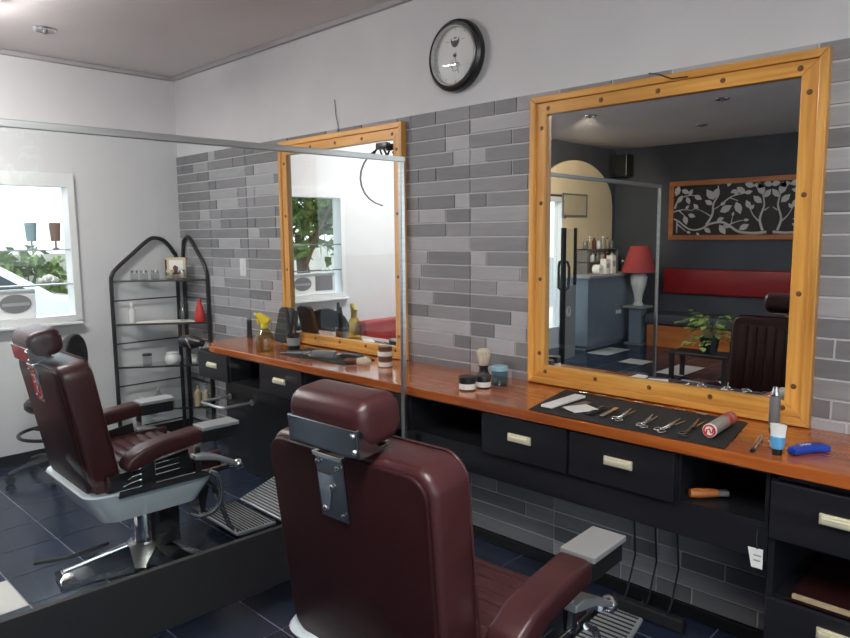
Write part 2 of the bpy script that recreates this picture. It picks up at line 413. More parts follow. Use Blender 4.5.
# street door on the left wall (white frame) and its parked black-edged leaf
d = MB()
d.box((-.1, DY0, 0), (.02, DY0 + .06, DZ1)); d.box((-.1, DY1 - .06, 0), (.02, DY1, DZ1)); d.box((-.1, DY0 + .06, DZ1 - .06), (.02, DY1 - .06, DZ1)); d.box((-.1, DY0 + .06, 0), (.02, DY1 - .06, .28))
do = struct(d.build('door_1', 'white', smooth=0))
g = MB(); g.box((-.05, DY0 + .06, .28), (-.044, DY1 - .06, DZ1 - .06)); g.build('pane', 'windowglass', do, smooth=0)
d2 = Matrix.Translation((.70, -4.27, 0)) @ Matrix.Rotation(math.radians(-97), 4, 'Z')
b = MB(); b.M = d2; b.box((0, -.02, 0), (.065, .02, 1.57), .004); dl = struct(b.build('door_2', 'black', smooth=0))
b = MB(); b.M = d2; b.box((.065, -.012, .04), (.36, .012, .90), .003); b.build('lower_panel', 'midgrey', dl, smooth=0)
b = MB(); b.M = d2; b.box((.065, -.004, .90), (.33, .004, 1.56)); b.build('pane', 'windowglass', dl, smooth=0)
b = MB(); b.M = d2; b.box((.33, -.016, .90), (.36, .016, 1.57), .003); b.build('stile', 'black', dl, smooth=0)
b = MB(); b.M = d2
for s in (-1, 1): b.tube([(.03, s * .02, .86), (.04, s * .06, .88), (.05, s * .065, 1.02), (.05, s * .065, 1.12), (.035, s * .05, 1.18), (.03, s * .02, 1.19)], .016, 10)
b.build('handle', 'rubber', dl)
for s in (-1, 1):
    b = MB(); b.M = d2
    b.tube([(.16 + .055 * math.cos(2 * PI * k / 24), s * .0125, .60 + .055 * math.sin(2 * PI * k / 24)) for k in range(24)], .006, 6, closed=True)
    b.tube([(.16 + .026 * math.cos(2 * PI * k / 16), s * .0125, .60 + .026 * math.sin(2 * PI * k / 16)) for k in range(4, 15)], .006, 6)
    b.build('round_sticker', 'whitemark', dl)

# ------------------------------------------------------------------ reception corner (seen in the mirror)
AY, AW, AZS, AZT = -5.66, .93, 1.88, 2.47
poly = [(AY - AW, .0), (AY + AW - .2, .0)]
poly = [(AY + AW * math.cos(PI * k / 32), AZS + (AZT - AZS) * math.sin(PI * k / 32)) for k in range(33)] + [(AY - AW, 0.0)]
poly = [p for p in poly if p[0] < DY0 - .02 or p[1] > DZ1 + .03]
poly = [(AY + AW, DZ1 + .03)] * 0 + poly
pp = []
for k in range(33):
    y = AY + AW * math.cos(PI * k / 32); z = AZS + (AZT - AZS) * math.sin(PI * k / 32)
    if z > DZ1 + .03: pp.append((y, z))
pp = [(pp[0][0], DZ1 + .03)] + pp + [(AY - AW, AZS), (AY - AW, 0), (DY0 - .03, 0), (DY0 - .03, DZ1 + .03)]
b = MB(); b.prism(pp, .0, .03, axis=0); o = struct(b.build('trim_3', 'cream', smooth=0))
t = thing('wall_picture', 'dark edged picture hanging on the cream arched panel', 'picture', (.031, -5.58, 1.73))
b = MB()
for lo, hi in (((-.30, 0), (-.28, .30)), ((.28, 0), (.30, .30)), ((-.28, 0), (.28, .02)), ((-.28, .28), (.28, .30))): b.box((0, lo[0], lo[1]), (.02, hi[0], hi[1]))
b.build('frame', 'grey', t, smooth=0)
b = MB(); b.box((.002, -.28, .02), (.01, .28, .28)); b.build('print', 'cream', t, smooth=0)
b = MB(); b.box((.012, -.28, .02), (.014, .28, .28)); b.build('glazing', 'clockglass', t, smooth=0)
# reception counter
t = thing('reception_counter', 'blue grey reception counter below the cream arch in the mirror', 'counter', (.0, 0, 0))
b = MB(); b.box((.035, -6.60, .05), (.46, -5.25, .93)); b.box((.06, -6.57, 0), (.42, -5.28, .05)); b.build('body', 'slate', t, smooth=0)
b = MB(); b.box((.035, -6.63, .93), (.50, -5.22, .965), .006); b.build('counter_top', 'midgrey', t, smooth=0)
b = MB(); b.box((.46, -6.1, .42), (.475, -5.97, .47), .004); b.build('handle', 'white', t, smooth=0)
# bottle stand and bottles
t = thing('bottle_stand', 'grey two tier stand for bottles on the reception counter', 'stand', (.16, -6.05, .965))
for z, y0 in ((.16, -.42), (.33, -.42)):
    b = MB(); b.box((-.11, y0, z - .012), (.05, .42, z)); b.build('tier', 'grey', t, smooth=0)
for y in (-.41, .41):
    b = MB(); b.box((-.11, y - .01, 0), (.05, y + .01, .33)); b.build('side_panel', 'grey', t, smooth=0)
bm_ = ['grey', 'cork', 'midgrey', 'white', 'brown', 'cork', 'grey', 'white']
def bottle(name, loc, h, r, body, cap, label, cat='bottle', group=None, neck=.45, sh=.68):
    t = thing(name, label, cat, loc, 0, group)
    b = MB(); b.lathe([(0, 0), (r * .95, 0), (r, .006), (r, h * sh), (r * .9, h * (sh + .06)), (r * neck, h * (sh + .14)), (r * neck, h * .88), (0, h * .88)], n=18); b.build('body', body, t)
    b = MB(); b.lathe([(0, h * .86), (r * neck * 1.15, h * .86), (r * neck * 1.15, h), (0, h)], n=16); b.build('cap', cap, t)
    return t
ORD = ('first', 'second', 'third', 'fourth', 'fifth', 'sixth', 'seventh')
COL = {'grey': 'dark grey', 'cork': 'tan', 'midgrey': 'mid grey', 'white': 'white', 'brown': 'brown'}
for k in range(7):
    y = -6.40 + k * .115
    bottle('bottle', (.13, y, 1.296), .13 + .02 * (k % 3), .03, bm_[k % 8], ('steel', 'black', 'white')[k % 3], COL[bm_[k % 8]] + ' bottle, ' + ORD[6 - k] + ' from the left on the top tier in the mirror', group='bottles on the top tier of the reception stand')
for k in range(6):
    y = -6.38 + k * .13
    bottle('bottle', (.15, y, 1.126), .12, .032, bm_[(k + 3) % 8], ('white', 'steel')[k % 2], COL[bm_[(k + 3) % 8]] + ' bottle, ' + ORD[5 - k] + ' from the left on the lower tier in the mirror', group='bottles on the lower tier of the reception stand')
t = bottle('bottle', (.38, -6.28, .966), .17, .03, 'black', 'white', 'dark bottle with white cap nearest the red lamp on the reception counter')
t = thing('tape_roll', 'white roll standing on the front of the reception counter', 'roll', (.38, -5.62, .966))
b = MB(); b.M = Matrix.Translation((0, 0, .065)) @ Matrix.Rotation(PI / 2, 4, 'Y')
b.lathe([(.022, -.05), (.065, -.05), (.065, .05), (.022, .05), (.022, -.05)], n=24); b.build('paper_ring', 'paper', t)
for y, h, l in ((-5.82, .20, 'taller white carton beside the roll on the reception counter'), (-5.98, .24, 'white carton near the middle of the reception counter')):
    t = thing('carton', l, 'box', (.37, y, .966)); b = MB(); b.box((-.045, -.05, 0), (.045, .05, h), .004); b.build('box_body', 'paper', t, smooth=0)
    b = MB(); b.box((-.046, -.035, h * .4), (.046, .035, h * .7)); b.build('printed_panel', 'midgrey', t, smooth=0)
# red lamp on pedestal
t = thing('pedestal', 'slim pale grey pedestal under the red table lamp', 'pedestal', (.665, -6.20, 0))
b = MB(); b.box((-.13, -.13, 0), (.13, .13, .03), .005); b.box((-.085, -.085, .03), (.085, .085, .5), .006); b.build('shaft', 'slate', t, smooth=0)
b = MB(); b.box((-.15, -.15, .5), (.15, .15, .53), .008); b.build('top', 'midgrey', t, smooth=0)
t = thing('table_lamp', 'white vase lamp with a red shade in the reception corner', 'lamp', (.665, -6.20, .531))
b = MB(); b.lathe([(0, 0), (.07, 0), (.07, .02), (.05, .05), (.06, .14), (.10, .28), (.115, .38), (.09, .43), (.05, .45), (.05, .47), (0, .47)], n=28); b.build('vase_base', 'porcelain', t)
b = MB(); b.cyl((0, 0, .47), (0, 0, .62), .012); b.build('stem', 'brass', t)
b = MB(); b.lathe([(.235, .45), (.12, .80), (.114, .80), (.229, .45), (.235, .45)], n=32); b.build('lamp_shade', 'lampshade', t)
# corner loudspeaker
t = thing('wall_speaker', 'black loudspeaker high in the dark corner seen in the mirror', 'speaker', (.05, YF + .03, 2.30))
b = MB(); b.box((0, 0, 0), (.24, .20, .30), .01); b.build('cabinet', 'black', t, smooth=0)
for z, r in ((.09, .07), (.22, .035)):
    b = MB(); b.M = Matrix.Translation((.12, .2, z)) @ Matrix.Rotation(-PI / 2, 4, 'X'); b.lathe([(0, -.01), (r * .4, .003), (r, .0), (r, .008), (r * 1.12, .008), (r * 1.12, -.002)], n=24); b.build('cone', 'blackmatte', t)
# framed tree panel on the far wall
AX0, AX1, AZ0, AZ1 = .83, 3.45, 1.405, 2.19
t = thing('wall_panel', 'black panel of pale branches in an orange wood frame on the dark wall', 'artwork', (0, YF, 0))
b = MB(); fw = .065
b.box((AX0, 0, AZ0), (AX1, .035, AZ0 + fw), .004); b.box((AX0, 0, AZ1 - fw), (AX1, .035, AZ1), .004); b.box((AX0, 0, AZ0 + fw), (AX0 + fw, .035, AZ1 - fw), .004); b.box((AX1 - fw, 0, AZ0 + fw), (AX1, .035, AZ1 - fw), .004)
b.build('frame', 'orangewood', t, smooth=0)
b = MB(); b.box((AX0 + fw, .002, AZ0 + fw), (AX1 - fw, .012, AZ1 - fw)); b.build('backing', 'art_black', t, smooth=0)
b = MB(); IX0 = AX0 + fw; IZ0 = AZ0 + fw; IH = AZ1 - AZ0 - 2 * fw; XM = (AX0 + AX1) / 2; HW = XM - IX0
def uv(u, v, mir): return (XM + (1 if mir else -1) * HW * (1 - u), .016, IZ0 + IH * v)
def branch(pts, r, mir):
    P = [Vector(uv(*p, mir)) for p in pts]; out = []
    Q = [P[0]] + P + [P[-1]]
    for i in range(1, len(Q) - 2):
        for k in range(6):
            s = k / 6; p0, p1, p2, p3 = Q[i - 1:i + 3]
            out.append(.5 * ((2 * p1) + (p2 - p0) * s + (2 * p0 - 5 * p1 + 4 * p2 - p3) * s * s + (3 * p1 - p0 - 3 * p2 + p3) * s ** 3))
    out.append(P[-1]); n = len(out)
    b.tube([(p.x, p.y, p.z) for p in out], [r * (1 - .6 * i / n) for i in range(n)], 6)
def aleaf(u, v, ang, L, mir):
    c = Vector(uv(u, v, mir)); a = ang if not mir else PI - ang
    d = Vector((math.cos(a), 0, math.sin(a))); n_ = Vector((-d.z, 0, d.x)); pr = [(-.0, 0), (.3, .24), (.6, .26), (1, 0), (.6, -.26), (.3, -.24)]
    pts = [c + d * L * p + n_ * L * q for p, q in pr]
    A = [b.bm.verts.new((p.x, .013, p.z)) for p in pts]; B = [b.bm.verts.new((p.x, .019, p.z)) for p in pts]
    b.bm.faces.new(A[::-1]); b.bm.faces.new(B)
    for i in range(6): b.bm.faces.new((A[i], A[(i + 1) % 6], B[(i + 1) % 6], B[i]))
for mir in (False, True):
    branch([(.97, .05), (.85, .03), (.70, .06), (.60, .18), (.52, .25), (.40, .22), (.30, .12), (.18, .12), (.06, .28), (.0, .34)], .020, mir)
    branch([(.93, .08), (.90, .30), (.935, .55), (.92, .75)], .017, mir)
    branch([(.90, .24), (.84, .36), (.80, .50)], .010, mir); branch([(.94, .46), (.985, .52)], .010, mir)
    branch([(.36, .20), (.42, .40), (.43, .62), (.48, .80), (.47, .97)], .016, mir); branch([(.42, .36), (.34, .45), (.27, .52)], .010, mir)
    branch([(.43, .50), (.50, .58)], .008, mir); branch([(.54, .65), (.62, .75), (.74, .80)], .011, mir); branch([(.60, .72), (.68, .66)], .008, mir)
    branch([(.0, .48), (.10, .52), (.20, .50)], .010, mir); branch([(.06, .50), (.12, .40)], .009, mir); branch([(.01, .55), (.05, .72), (.14, .80), (.22, .80)], .012, mir)
    branch([(.04, .28), (.04, .05)], .010, mir); branch([(.05, .22), (.14, .08)], .010, mir); branch([(.60, .20), (.68, .26), (.74, .28)], .009, mir); branch([(.62, .22), (.63, .36)], .007, mir)
    for u, v, a, L in ((.92, .75, 1.9, .17), (.93, .70, .9, .13), (.91, .60, 2.4, .14), (.80, .50, 2.0, .12), (.80, .48, .9, .08), (.43, .70, 2.2, .17), (.43, .72, 1.2, .15), (.42, .60, 2.6, .12),
                       (.27, .52, 2.3, .10), (.27, .50, 3.2, .08), (.50, .58, .6, .08), (.50, .45, .5, .17), (.60, .82, .4, .09), (.66, .64, -1.2, .17), (.74, .80, .2, .10), (.64, .76, .9, .08),
                       (.20, .50, .1, .10), (.13, .53, .8, .07), (.12, .40, -1.3, .13), (.16, .42, -.3, .11), (.22, .80, -.5, .12), (.16, .80, 1.0, .10), (.14, .78, -1.2, .11), (.04, .66, 1.0, .12),
                       (.02, .80, 1.3, .15), (.08, .92, -.4, .12), (.34, .14, -.6, .11), (.50, .20, -1.0, .15), (.54, .20, -.4, .1), (.70, .10, .5, .14), (.66, .92, -.6, .14), (.74, .98, -.3, .13), (.83, .96, -.3, .13), (.92, .97, -.2, .12),
                       (.57, .94, 1.2, .1), (.26, .05, -.9, .06), (.15, .07, -.3, .06), (.74, .28, .1, .07), (.47, .28, .4, .1), (.63, .36, 1.4, .06)):
        aleaf(u, v, a, L, mir)
b.build('branch_pattern', 'art_white', t, smooth=0)
# bench below the panel
t = thing('bench', 'long dark seated bench with red backrest below the branch panel', 'bench', (0, YF, 0))
b = MB(); b.box((.80, .005, .68), (3.9, .075, 1.02), .02, 3); b.build('backrest', 'red', t)
b = MB(); b.box((.80, .08, .30), (3.9, .60, .44), .03, 3); b.build('seat', 'darkwall', t)
b = MB(); b.box((.82, .06, 0), (3.88, .56, .29), .005); b.build('plinth', 'orangewood', t, smooth=0)
# plant on a low black table (in the mirror)
PX, PY = 2.28, -4.45
t = thing('low_table', 'low black table under the leafy plant seen in the mirror', 'table', (PX, PY, 0))
b = MB(); b.box((-.30, -.16, .26), (.30, .16, .29), .004); b.build('tabletop', 'black', t, smooth=0)
for x in (-.27, .27):
    for y in (-.13, .13): b = MB(); b.box((x - .02, y - .02, 0), (x + .02, y + .02, .26)); b.build('leg', 'black', t, smooth=0)
t = thing('potted_plant', 'trailing green leafy plant in a dark pot on the low table', 'plant', (PX + .06, PY, .291))
b = MB(); b.lathe([(0, 0), (.075, 0), (.10, .15), (.105, .15), (.105, .165), (.09, .165), (.085, .14), (0, .14)], n=24); b.build('pot', 'black', t)
b = MB(); rnd = random.Random(3)
stems = MB()
for k in range(46):
    a = rnd.random() * 2 * PI; R = .10 + .20 * rnd.random(); droop = rnd.random()
    top = .16 + .22 * rnd.random(); ex = R * math.cos(a) * 1.25; ey = R * math.sin(a) * .8; ez = max(.02, top + .06 - .55 * R * droop * 2)
    if abs(ex) > .24 and ez < .05: ez = -.05 - .1 * rnd.random()
    stems.tube([(.3 * ex * .4, .3 * ey * .4, .14), (ex * .55, ey * .55, max(ez, top)), (ex, ey, ez)], .003, 5)
    for q in range(3):
        s = .55 + .22 * q; c = Vector((ex * s, ey * s, ez + (top - ez) * (1 - s) + .02 * rnd.random())); L = .06 + .035 * rnd.random()
        an = a + (rnd.random() - .5) * 2; d = Vector((math.cos(an), math.sin(an), -.3 + .7 * (rnd.random() - .4))).normalized(); sd = d.cross(Vector((0, 0, 1))).normalized(); up = sd.cross(d)
        pr = [(0, 0, 0), (.25, .36, .06), (.6, .30, .08), (1, 0, -.05), (.6, -.30, .08), (.25, -.36, .06)]
        ps = [c + d * L * p + sd * L * q_ + up * L * h for p, q_, h in pr]; mid = c + d * L * .5
        b.face([ps[0], ps[1], ps[2], ps[3]]); b.face([ps[0], ps[3], ps[4], ps[5]])
b.build('foliage', 'leafpale', t, smooth=0); stems.build('stems', 'green', t)
# red bench on the left wall
t = thing('red_sofa', 'red vinyl sofa against the left wall below the window seen in the left mirror', 'sofa', (0, -2.45, 0))
b = MB(); b.box((.02, -.70, .30), (.16, .70, .69), .03, 3); b.build('backrest', 'red', t)
b = MB(); b.box((.14, -.68, .24), (.62, .68, .44), .03, 3); b.build('seat', 'red', t)
b = MB(); b.box((.04, -.66, 0), (.58, .66, .25), .004); b.build('plinth', 'black', t, smooth=0)

# ------------------------------------------------------------------ mirrors
def framed_mirror(x0, x1, z0, z1, wx, wzt, wzb, label):
    t = thing('wall_mirror', label, 'mirror', (0, -.0115, 0), 0, None)
    D = .034
    def side(x0_, x1_, z0_, z1_, ax, name='frame_rail'):
        b = MB(); return b
    # outer moulding and flat inner board, mitred as four rails
    def rail(poly_outer, poly_inner_, ax):
        b = MB(); b.prism(poly_outer, -D, 0, axis=1, bev=.004); b.prism(poly_inner_, -D + .011, -.001, axis=1, bev=.002)
        return b.build('frame_rail', 'pine_x' if ax == 0 else 'pine_z', t, smooth=0)
    sx, st, sb = wx * .36, wzt * .36, wzb * .36
    O = [(x0, z0), (x1, z0), (x1, z1), (x0, z1)]; S = [(x0 + sx, z0 + sb), (x1 - sx, z0 + sb), (x1 - sx, z1 - st), (x0 + sx, z1 - st)]
    I = [(x0 + wx, z0 + wzb), (x1 - wx, z0 + wzb), (x1 - wx, z1 - wzt), (x0 + wx, z1 - wzt)]
    for k in range(4):
        j = (k + 1) % 4
        r = rail([O[k], O[j], S[j], S[k]], [S[k], S[j], I[j], I[k]], 0 if k in (0, 2) else 2)
        # dark screw plugs along the rail
        n = 5 if k in (0, 2) else 4
        a = (Vector(S[k]) + Vector(I[k])) / 2; c = (Vector(S[j]) + Vector(I[j])) / 2
        for q in range(n):
            p = a.lerp(c, (.03, .27, .5, .73, .97)[q] if n == 5 else (.07, .35, .64, .93)[q])
            s = MB(); s.M = Matrix.Translation((p.x, -D + .011, p.y)) @ Matrix.Rotation(PI / 2, 4, 'X'); s.lathe([(0, .004), (.007, .0035), (.0095, 0), (.0095, -.002)], n=12); s.build('screw', 'knot', r)
    b = MB(); b.box((I[0][0] - .01, -.005, I[0][1] - .01), (I[1][0] + .01, -.002, I[2][1] + .01)); b.build('mirror_glass', 'mirror', t, smooth=0)
    return t
framed_mirror(3.293, 4.447, .842, 2.082, .083, .077, .080, 'large pine framed mirror on the right, reflecting the branch panel')
framed_mirror(1.392, 2.500, .842, 2.080, .075, .082, .062, 'pine framed mirror on the left, behind the glass screen')
# loose cable over the left mirror, and wires above both
t = thing('cable_loop', 'thin dark cable looping over the top corner of the left mirror', 'cable', (2.36, -.052, 1.955))
b = MB(); b.tube([(.02 - .24 * math.sin(a), .0325, -.14 + .16 * math.cos(a)) for a in [k * PI / 12 for k in range(2, 12)]], .003, 6); b.build('cord', 'black', t)
b = MB()
b.box((-.035, -.016, -.005), (.05, .016, .028), .004); b.tube([(-.03, -.01, .0), (-.055, -.015, -.03), (-.03, -.01, -.045)], .006, 6); b.tube([(.02, -.01, .0), (.045, -.012, -.035), (.015, -.01, -.05), (-.005, -.01, -.01)], .006, 6)
b.build('clip', 'black', t)
b = MB(); b.tube([(1.96, -.02, 2.082), (1.945, -.006, 2.12), (1.925, -.004, 2.18), (1.915, -.003, 2.27)], .0022, 6); tag(b.build('wall_wire', 'grey'), 'thin wire rising up the white wall above the left mirror', 'wire')
b = MB(); b.tube([(3.83, -.03, 2.10), (3.88, -.05, 2.085), (3.93, -.0485, 2.062), (3.99, -.0485, 2.060)], .0025, 6); tag(b.build('wall_wire', 'black'), 'short dark wire hanging over the top rail of the right mirror', 'wire')

# ------------------------------------------------------------------ wall clock
t = thing('wall_clock', 'round black rimmed wall clock with pale dial on the white wall', 'clock', (2.851, -.001, 2.34))
ck = Matrix.Rotation(PI / 2, 4, 'X')
b = MB(); b.M = ck; b.lathe([(.0, 0), (.160, 0), (.166, .012), (.163, .034), (.150, .046), (.140, .042), (.137, .024), (.0, .022)], n=56); b.build('rim', 'black', t)
b = MB(); b.M = ck; b.lathe([(.1365, .028), (.1405, .046), (.134, .050), (.128, .032)], n=56); b.build('inner_bezel', 'alu', t)
b = MB(); b.M = ck; b.lathe([(0, .0235), (.134, .0235), (.134, .026), (0, .026)], n=56)
dial = b.build('dial', 'paper', t)
b = MB(); b.M = ck   # beard and moustache emblem
def sec(pts, h0=.026, h1=.0268): b.prism(pts, h0, h1)
bd = [(-.030, .088), (-.024, .066), (-.012, .060), (0, .064), (.012, .060), (.024, .066), (.030, .088), (.031, .06), (.026, .036), (.014, .018), (0, .012), (-.014, .018), (-.026, .036), (-.031, .06)]
bd = [(x * .85, .030 + y * .62) for x, y in bd]; sec(bd); sec([(-.013, .080), (0, .085), (.013, .080), (0, .077)])
b.build('beard_emblem', 'black', dial, smooth=0)
for k in range(12):
    b = MB(); b.M = ck
    a = k * PI / 6; r0, r1 = .113, .124
    if k == 0: r0 = .116
    d_ = Vector((math.sin(a), math.cos(a), 0)); n_ = Vector((d_.y, -d_.x, 0)) * .0014
    b.prism([tuple((d_ * r0 + n_)[:2]), tuple((d_ * r1 + n_)[:2]), tuple((d_ * r1 - n_)[:2]), tuple((d_ * r0 - n_)[:2])], .026, .0265); b.build('hour_mark', 'midgrey', dial, smooth=0)
for s in (-1, 1):
    b = MB(); b.M = ck; b.prism([(s * .040, .066), (s * .058, .068), (s * .058, .071), (s * .040, .069)], .026, .0265); b.build('caption_line', 'midgrey', dial, smooth=0)
b = MB(); b.M = ck
b.tube([(-.024 + .0, -.052, .0266), (-.02, -.034, .0266), (0, -.03, .0266), (.022, -.036, .0266), (.026, -.05, .0266)], .0022, 6); b.tube([(-.016, -.05, .0266), (-.018, -.066, .0266), (0, -.07, .0266), (.014, -.066, .0266)], .0015, 6); b.build('face_sketch', 'midgrey', dial)
b = MB(); b.M = ck; b.lathe([(0, .026), (.0075, .026), (.0075, .034), (0, .034)], n=16); b.build('hub', 'black', t)
for a, L, w_ in ((-2.5, .06, .003), (2.85, .09, .0022)):
    b = MB(); b.M = ck; d_ = Vector((math.sin(a), math.cos(a))); n_ = Vector((d_.y, -d_.x)) * w_
    b.prism([tuple(n_ - d_ * .015), tuple(n_ * .4 + d_ * L), tuple(-n_ * .4 + d_ * L), tuple(-n_ - d_ * .015)], .029, .0305); b.build('clock_hand', 'midgrey', t, smooth=0)
b = MB(); b.M = ck; b.lathe([(0, .060), (.04, .0588), (.08, .0545), (.11, .049), (.130, .0435)], n=48); b.build('clock_glass', 'clockglass', t, smooth=60)
# ------------------------------------------------------------------ light switch, ceiling fixtures
t = thing('light_switch', 'white wall switch plate on the grey tiles left of the left mirror', 'switch', (.90, -.0125, 1.295))
b = MB(); b.box((-.036, -.010, -.06), (.036, 0, .06), .004); b.build('plate', 'white', t, smooth=0)
b = MB(); b.box((-.014, -.015, -.022), (.014, -.010, .022), .003); b.build('rocker', 'white', t, smooth=0)
DL = [(.668, -1.10, 'recessed ceiling downlight near the left wall above the glass screen'), (1.28, -3.85, 'recessed ceiling downlight seen leftmost in the right mirror'), (2.57, -3.93, 'recessed ceiling downlight seen rightmost in the right mirror'), (1.82, -5.3, 'recessed ceiling downlight nearest the branch panel')]
for x, y, l in DL:
    t = thing('downlight', l, 'ceiling light', (x, y, CZ), 0, 'recessed ceiling downlights')
    b = MB(); b.lathe([(.048, -.012), (.062, -.010), (.066, -.001), (.045, -.001), (.045, -.006)], n=28); b.build('ring', 'steel', t)
    b = MB(); b.lathe([(.046, -.010), (.03, -.003), (0, -.002)], n=24); b.build('reflector', 'darkchrome', t)
    b = MB(); b.ball((0, 0, -.012), .018, 12); b.build('bulb', 'grey', t)
def tube_light(x, y, L, rz, label):
    t = thing('tube_light', label, 'ceiling light', (x, y, CZ), rz, 'ceiling tube lights')
    b = MB(); b.box((-L / 2, -.05, -.10), (L / 2, .05, -.070), .006); b.box((-L / 2 + .1, -.012, -.07), (-L / 2 + .13, .012, -.001)); b.box((L / 2 - .13, -.012, -.07), (L / 2 - .1, .012, -.001)); b.build('housing', 'white', t, smooth=0)
    b = MB(); b.box((-L / 2 + .03, -.075, -.150), (L / 2 - .03, .075, -.101), .02, 3); b.build('diffuser', 'lampon', t, smooth=0)
tube_light(1.055, -2.10, 1.25, PI / 2, 'lit ceiling tube light over the far station by the left wall')
tube_light(4.9, -2.3, 1.25, PI / 2, 'lit ceiling tube light above the near barber chair')
sl = bpy.data.lights.new('added_arch_spot', 'SPOT'); sl.energy = 90; sl.color = (1, .86, .64); sl.spot_size = math.radians(60); sl.spot_blend = .6; sl.shadow_soft_size = .05  # added spot to brighten the cream arch; the downlight above it is unlit
so = bpy.data.objects.new('added_arch_spot', sl); C.objects.link(so); so.location = (1.28, -3.85, CZ - .045); so.rotation_euler = Vector((-1.25, -1.75, -.75)).to_track_quat('-Z', 'Y').to_euler()

# ------------------------------------------------------------------ worktop and cabinets
CT = .838; CY = -.465
b = MB(); poly = [(6.4, 0), (6.4, CY), (1.26, CY)] + [(1.26 - .20 * math.sin(a) , CY + .16 * (1 - math.cos(a))) for a in [k * PI / 16 for k in range(1, 9)]] + [(1.02, -.013), (1.02, 0)]
poly = [(x, min(y, -.0125)) for x, y in poly]; 
poly = poly[:-1]
b.prism(poly, .798, CT, axis=2, bev=.004); tag(b.build('worktop', 'counter', smooth=0), 'long varnished orange brown wooden worktop below both mirrors', 'worktop')
FY = -.435
def handle(parent, x, z, y, w=.095):
    b = MB(); b.box((x - w / 2, y - .020, z - .012), (x + w / 2, y - .0, z + .012), .006, 2); b.box((x - w / 2 - .006, y - .008, z - .016), (x + w / 2 + .006, y, z + .016), .002); return b.build('handle', 'brass', parent, smooth=0)
def bay(x0, x1, kind, label, z0=.62, z1=.796):
    t = thing('cabinet_unit', label, 'cabinet', (0, 0, 0))
    b = MB(); p = .012
    b.box((x0 + .001, FY, z0), (x0 + p, -.014, z1)); b.box((x1 - p, FY, z0), (x1 - .001, -.014, z1)); b.box((x0 + p, FY, z0), (x1 - p, -.014, z0 + .014)); b.box((x0 + p, -.028, z0), (x1 - p, -.014, z1)); b.box((x0 + p, FY, z1 - .012), (x1 - p, -.014, z1))
    b.build('carcass', 'cabinet', t, smooth=0)
    if kind == 'drawer':
        b = MB(); b.box((x0 + .006, FY - .016, z0 + .004), (x1 - .006, FY, z1 - .006), .003); d = b.build('drawer', 'cabinet', t, smooth=0)
        handle(d, kind_h.get(round(x0, 2), (x0 + x1) / 2), .715, FY - .016)
    return t
kind_h = {1.0: 1.15, 1.73: 1.937, 3.36: 3.55}
for x0, x1, k, l in ((1.03, 1.39, 'drawer', 'black drawer unit at the far left end of the worktop'), (1.39, 1.73, 'open', 'open black shelf bay between the two left drawers'), (1.73, 2.14, 'drawer', 'black drawer unit below the left mirror'),
                     (2.14, 2.52, 'open', 'open black bay behind the near chair headrest'), (2.52, 2.93, 'drawer', 'black drawer unit hidden beside the glass screen post'), (2.93, 3.36, 'open', 'open black bay right of the glass screen post'),
                     (3.36, 3.765, 'drawer', 'black drawer unit under the left end of the tool mat'), (3.765, 4.172, 'drawer', 'black drawer unit under the right end of the tool mat'), (4.172, 4.455, 'open', 'open black bay holding an orange item, right of the drawers')):
    bay(x0, x1, k, l)
b = MB(); b.box((3.0, FY + .002, .515), (4.455, FY + .02, .619)); tag(b.build('apron_board', 'cabinet', smooth=0), 'black apron board below the drawers on the right', 'board')
b = MB(); b.box((1.04, -.27, .0), (2.50, -.03, .619), .003); cb = b.build('lower_cabinet', 'cabinet', smooth=0); tag(cb, 'black lower cupboard below the far left drawers', 'cabinet')
t = thing('towel_rail', 'silver looped towel rail below the far left drawers', 'rail', (0, 0, .47))
b = MB(); b.tube([(1.10, -.268, 0), (1.10, -.470, 0), (1.115, -.482, 0), (1.345, -.482, 0), (1.36, -.470, 0), (1.36, -.268, 0)], .009, 10); b.build('rail_loop', 'satin', t)
for x in (1.10, 1.36): b = MB(); b.cyl((x, -.271, 0), (x, -.279, 0), .02, n=18); b.build('wall_flange', 'satin', t)
# pedestal of drawers at the right end
t = thing('drawer_pedestal', 'tall black pedestal with two brass handled drawers at the right end', 'cabinet', (0, 0, 0))
px0, px1 = 4.458, 5.35
b = MB(); b.box((px0, FY, 0), (px0 + .018, -.03, .796)); b.box((px1 - .018, FY, 0), (px1, -.03, .796)); b.box((px0, FY + .01, .40), (px1, -.03, .416)); b.box((px0, -.05, 0), (px1, -.03, .796)); b.box((px0, FY, 0), (px1, -.03, .03)); b.box((px0, FY, .778), (px1, -.03, .796))
b.build('carcass', 'cabinet', t, smooth=0)
b = MB(); b.box((px0 + .003, FY - .016, .596), (px1 - .003, FY, .772), .003); d = b.build('drawer', 'cabinet', t, smooth=0); handle(d, 4.655, .696, FY - .016, .11)
b = MB(); b.box((px0 + .003, FY - .016, .05), (px1 - .003, FY, .412), .003); d = b.build('drawer', 'cabinet', t, smooth=0); handle(d, 4.665, .358, FY - .016, .11)
b = MB(); b.box((px0 + .06, FY + .0, .417), (px1 - .02, -.06, .425)); b.build('shelf_liner', 'leatherdark', t, smooth=0)
b = MB(); b.box((4.53, FY - .0, .425), (5.30, FY + .012, .437)); b.build('shelf_strip', 'cork', t, smooth=0)
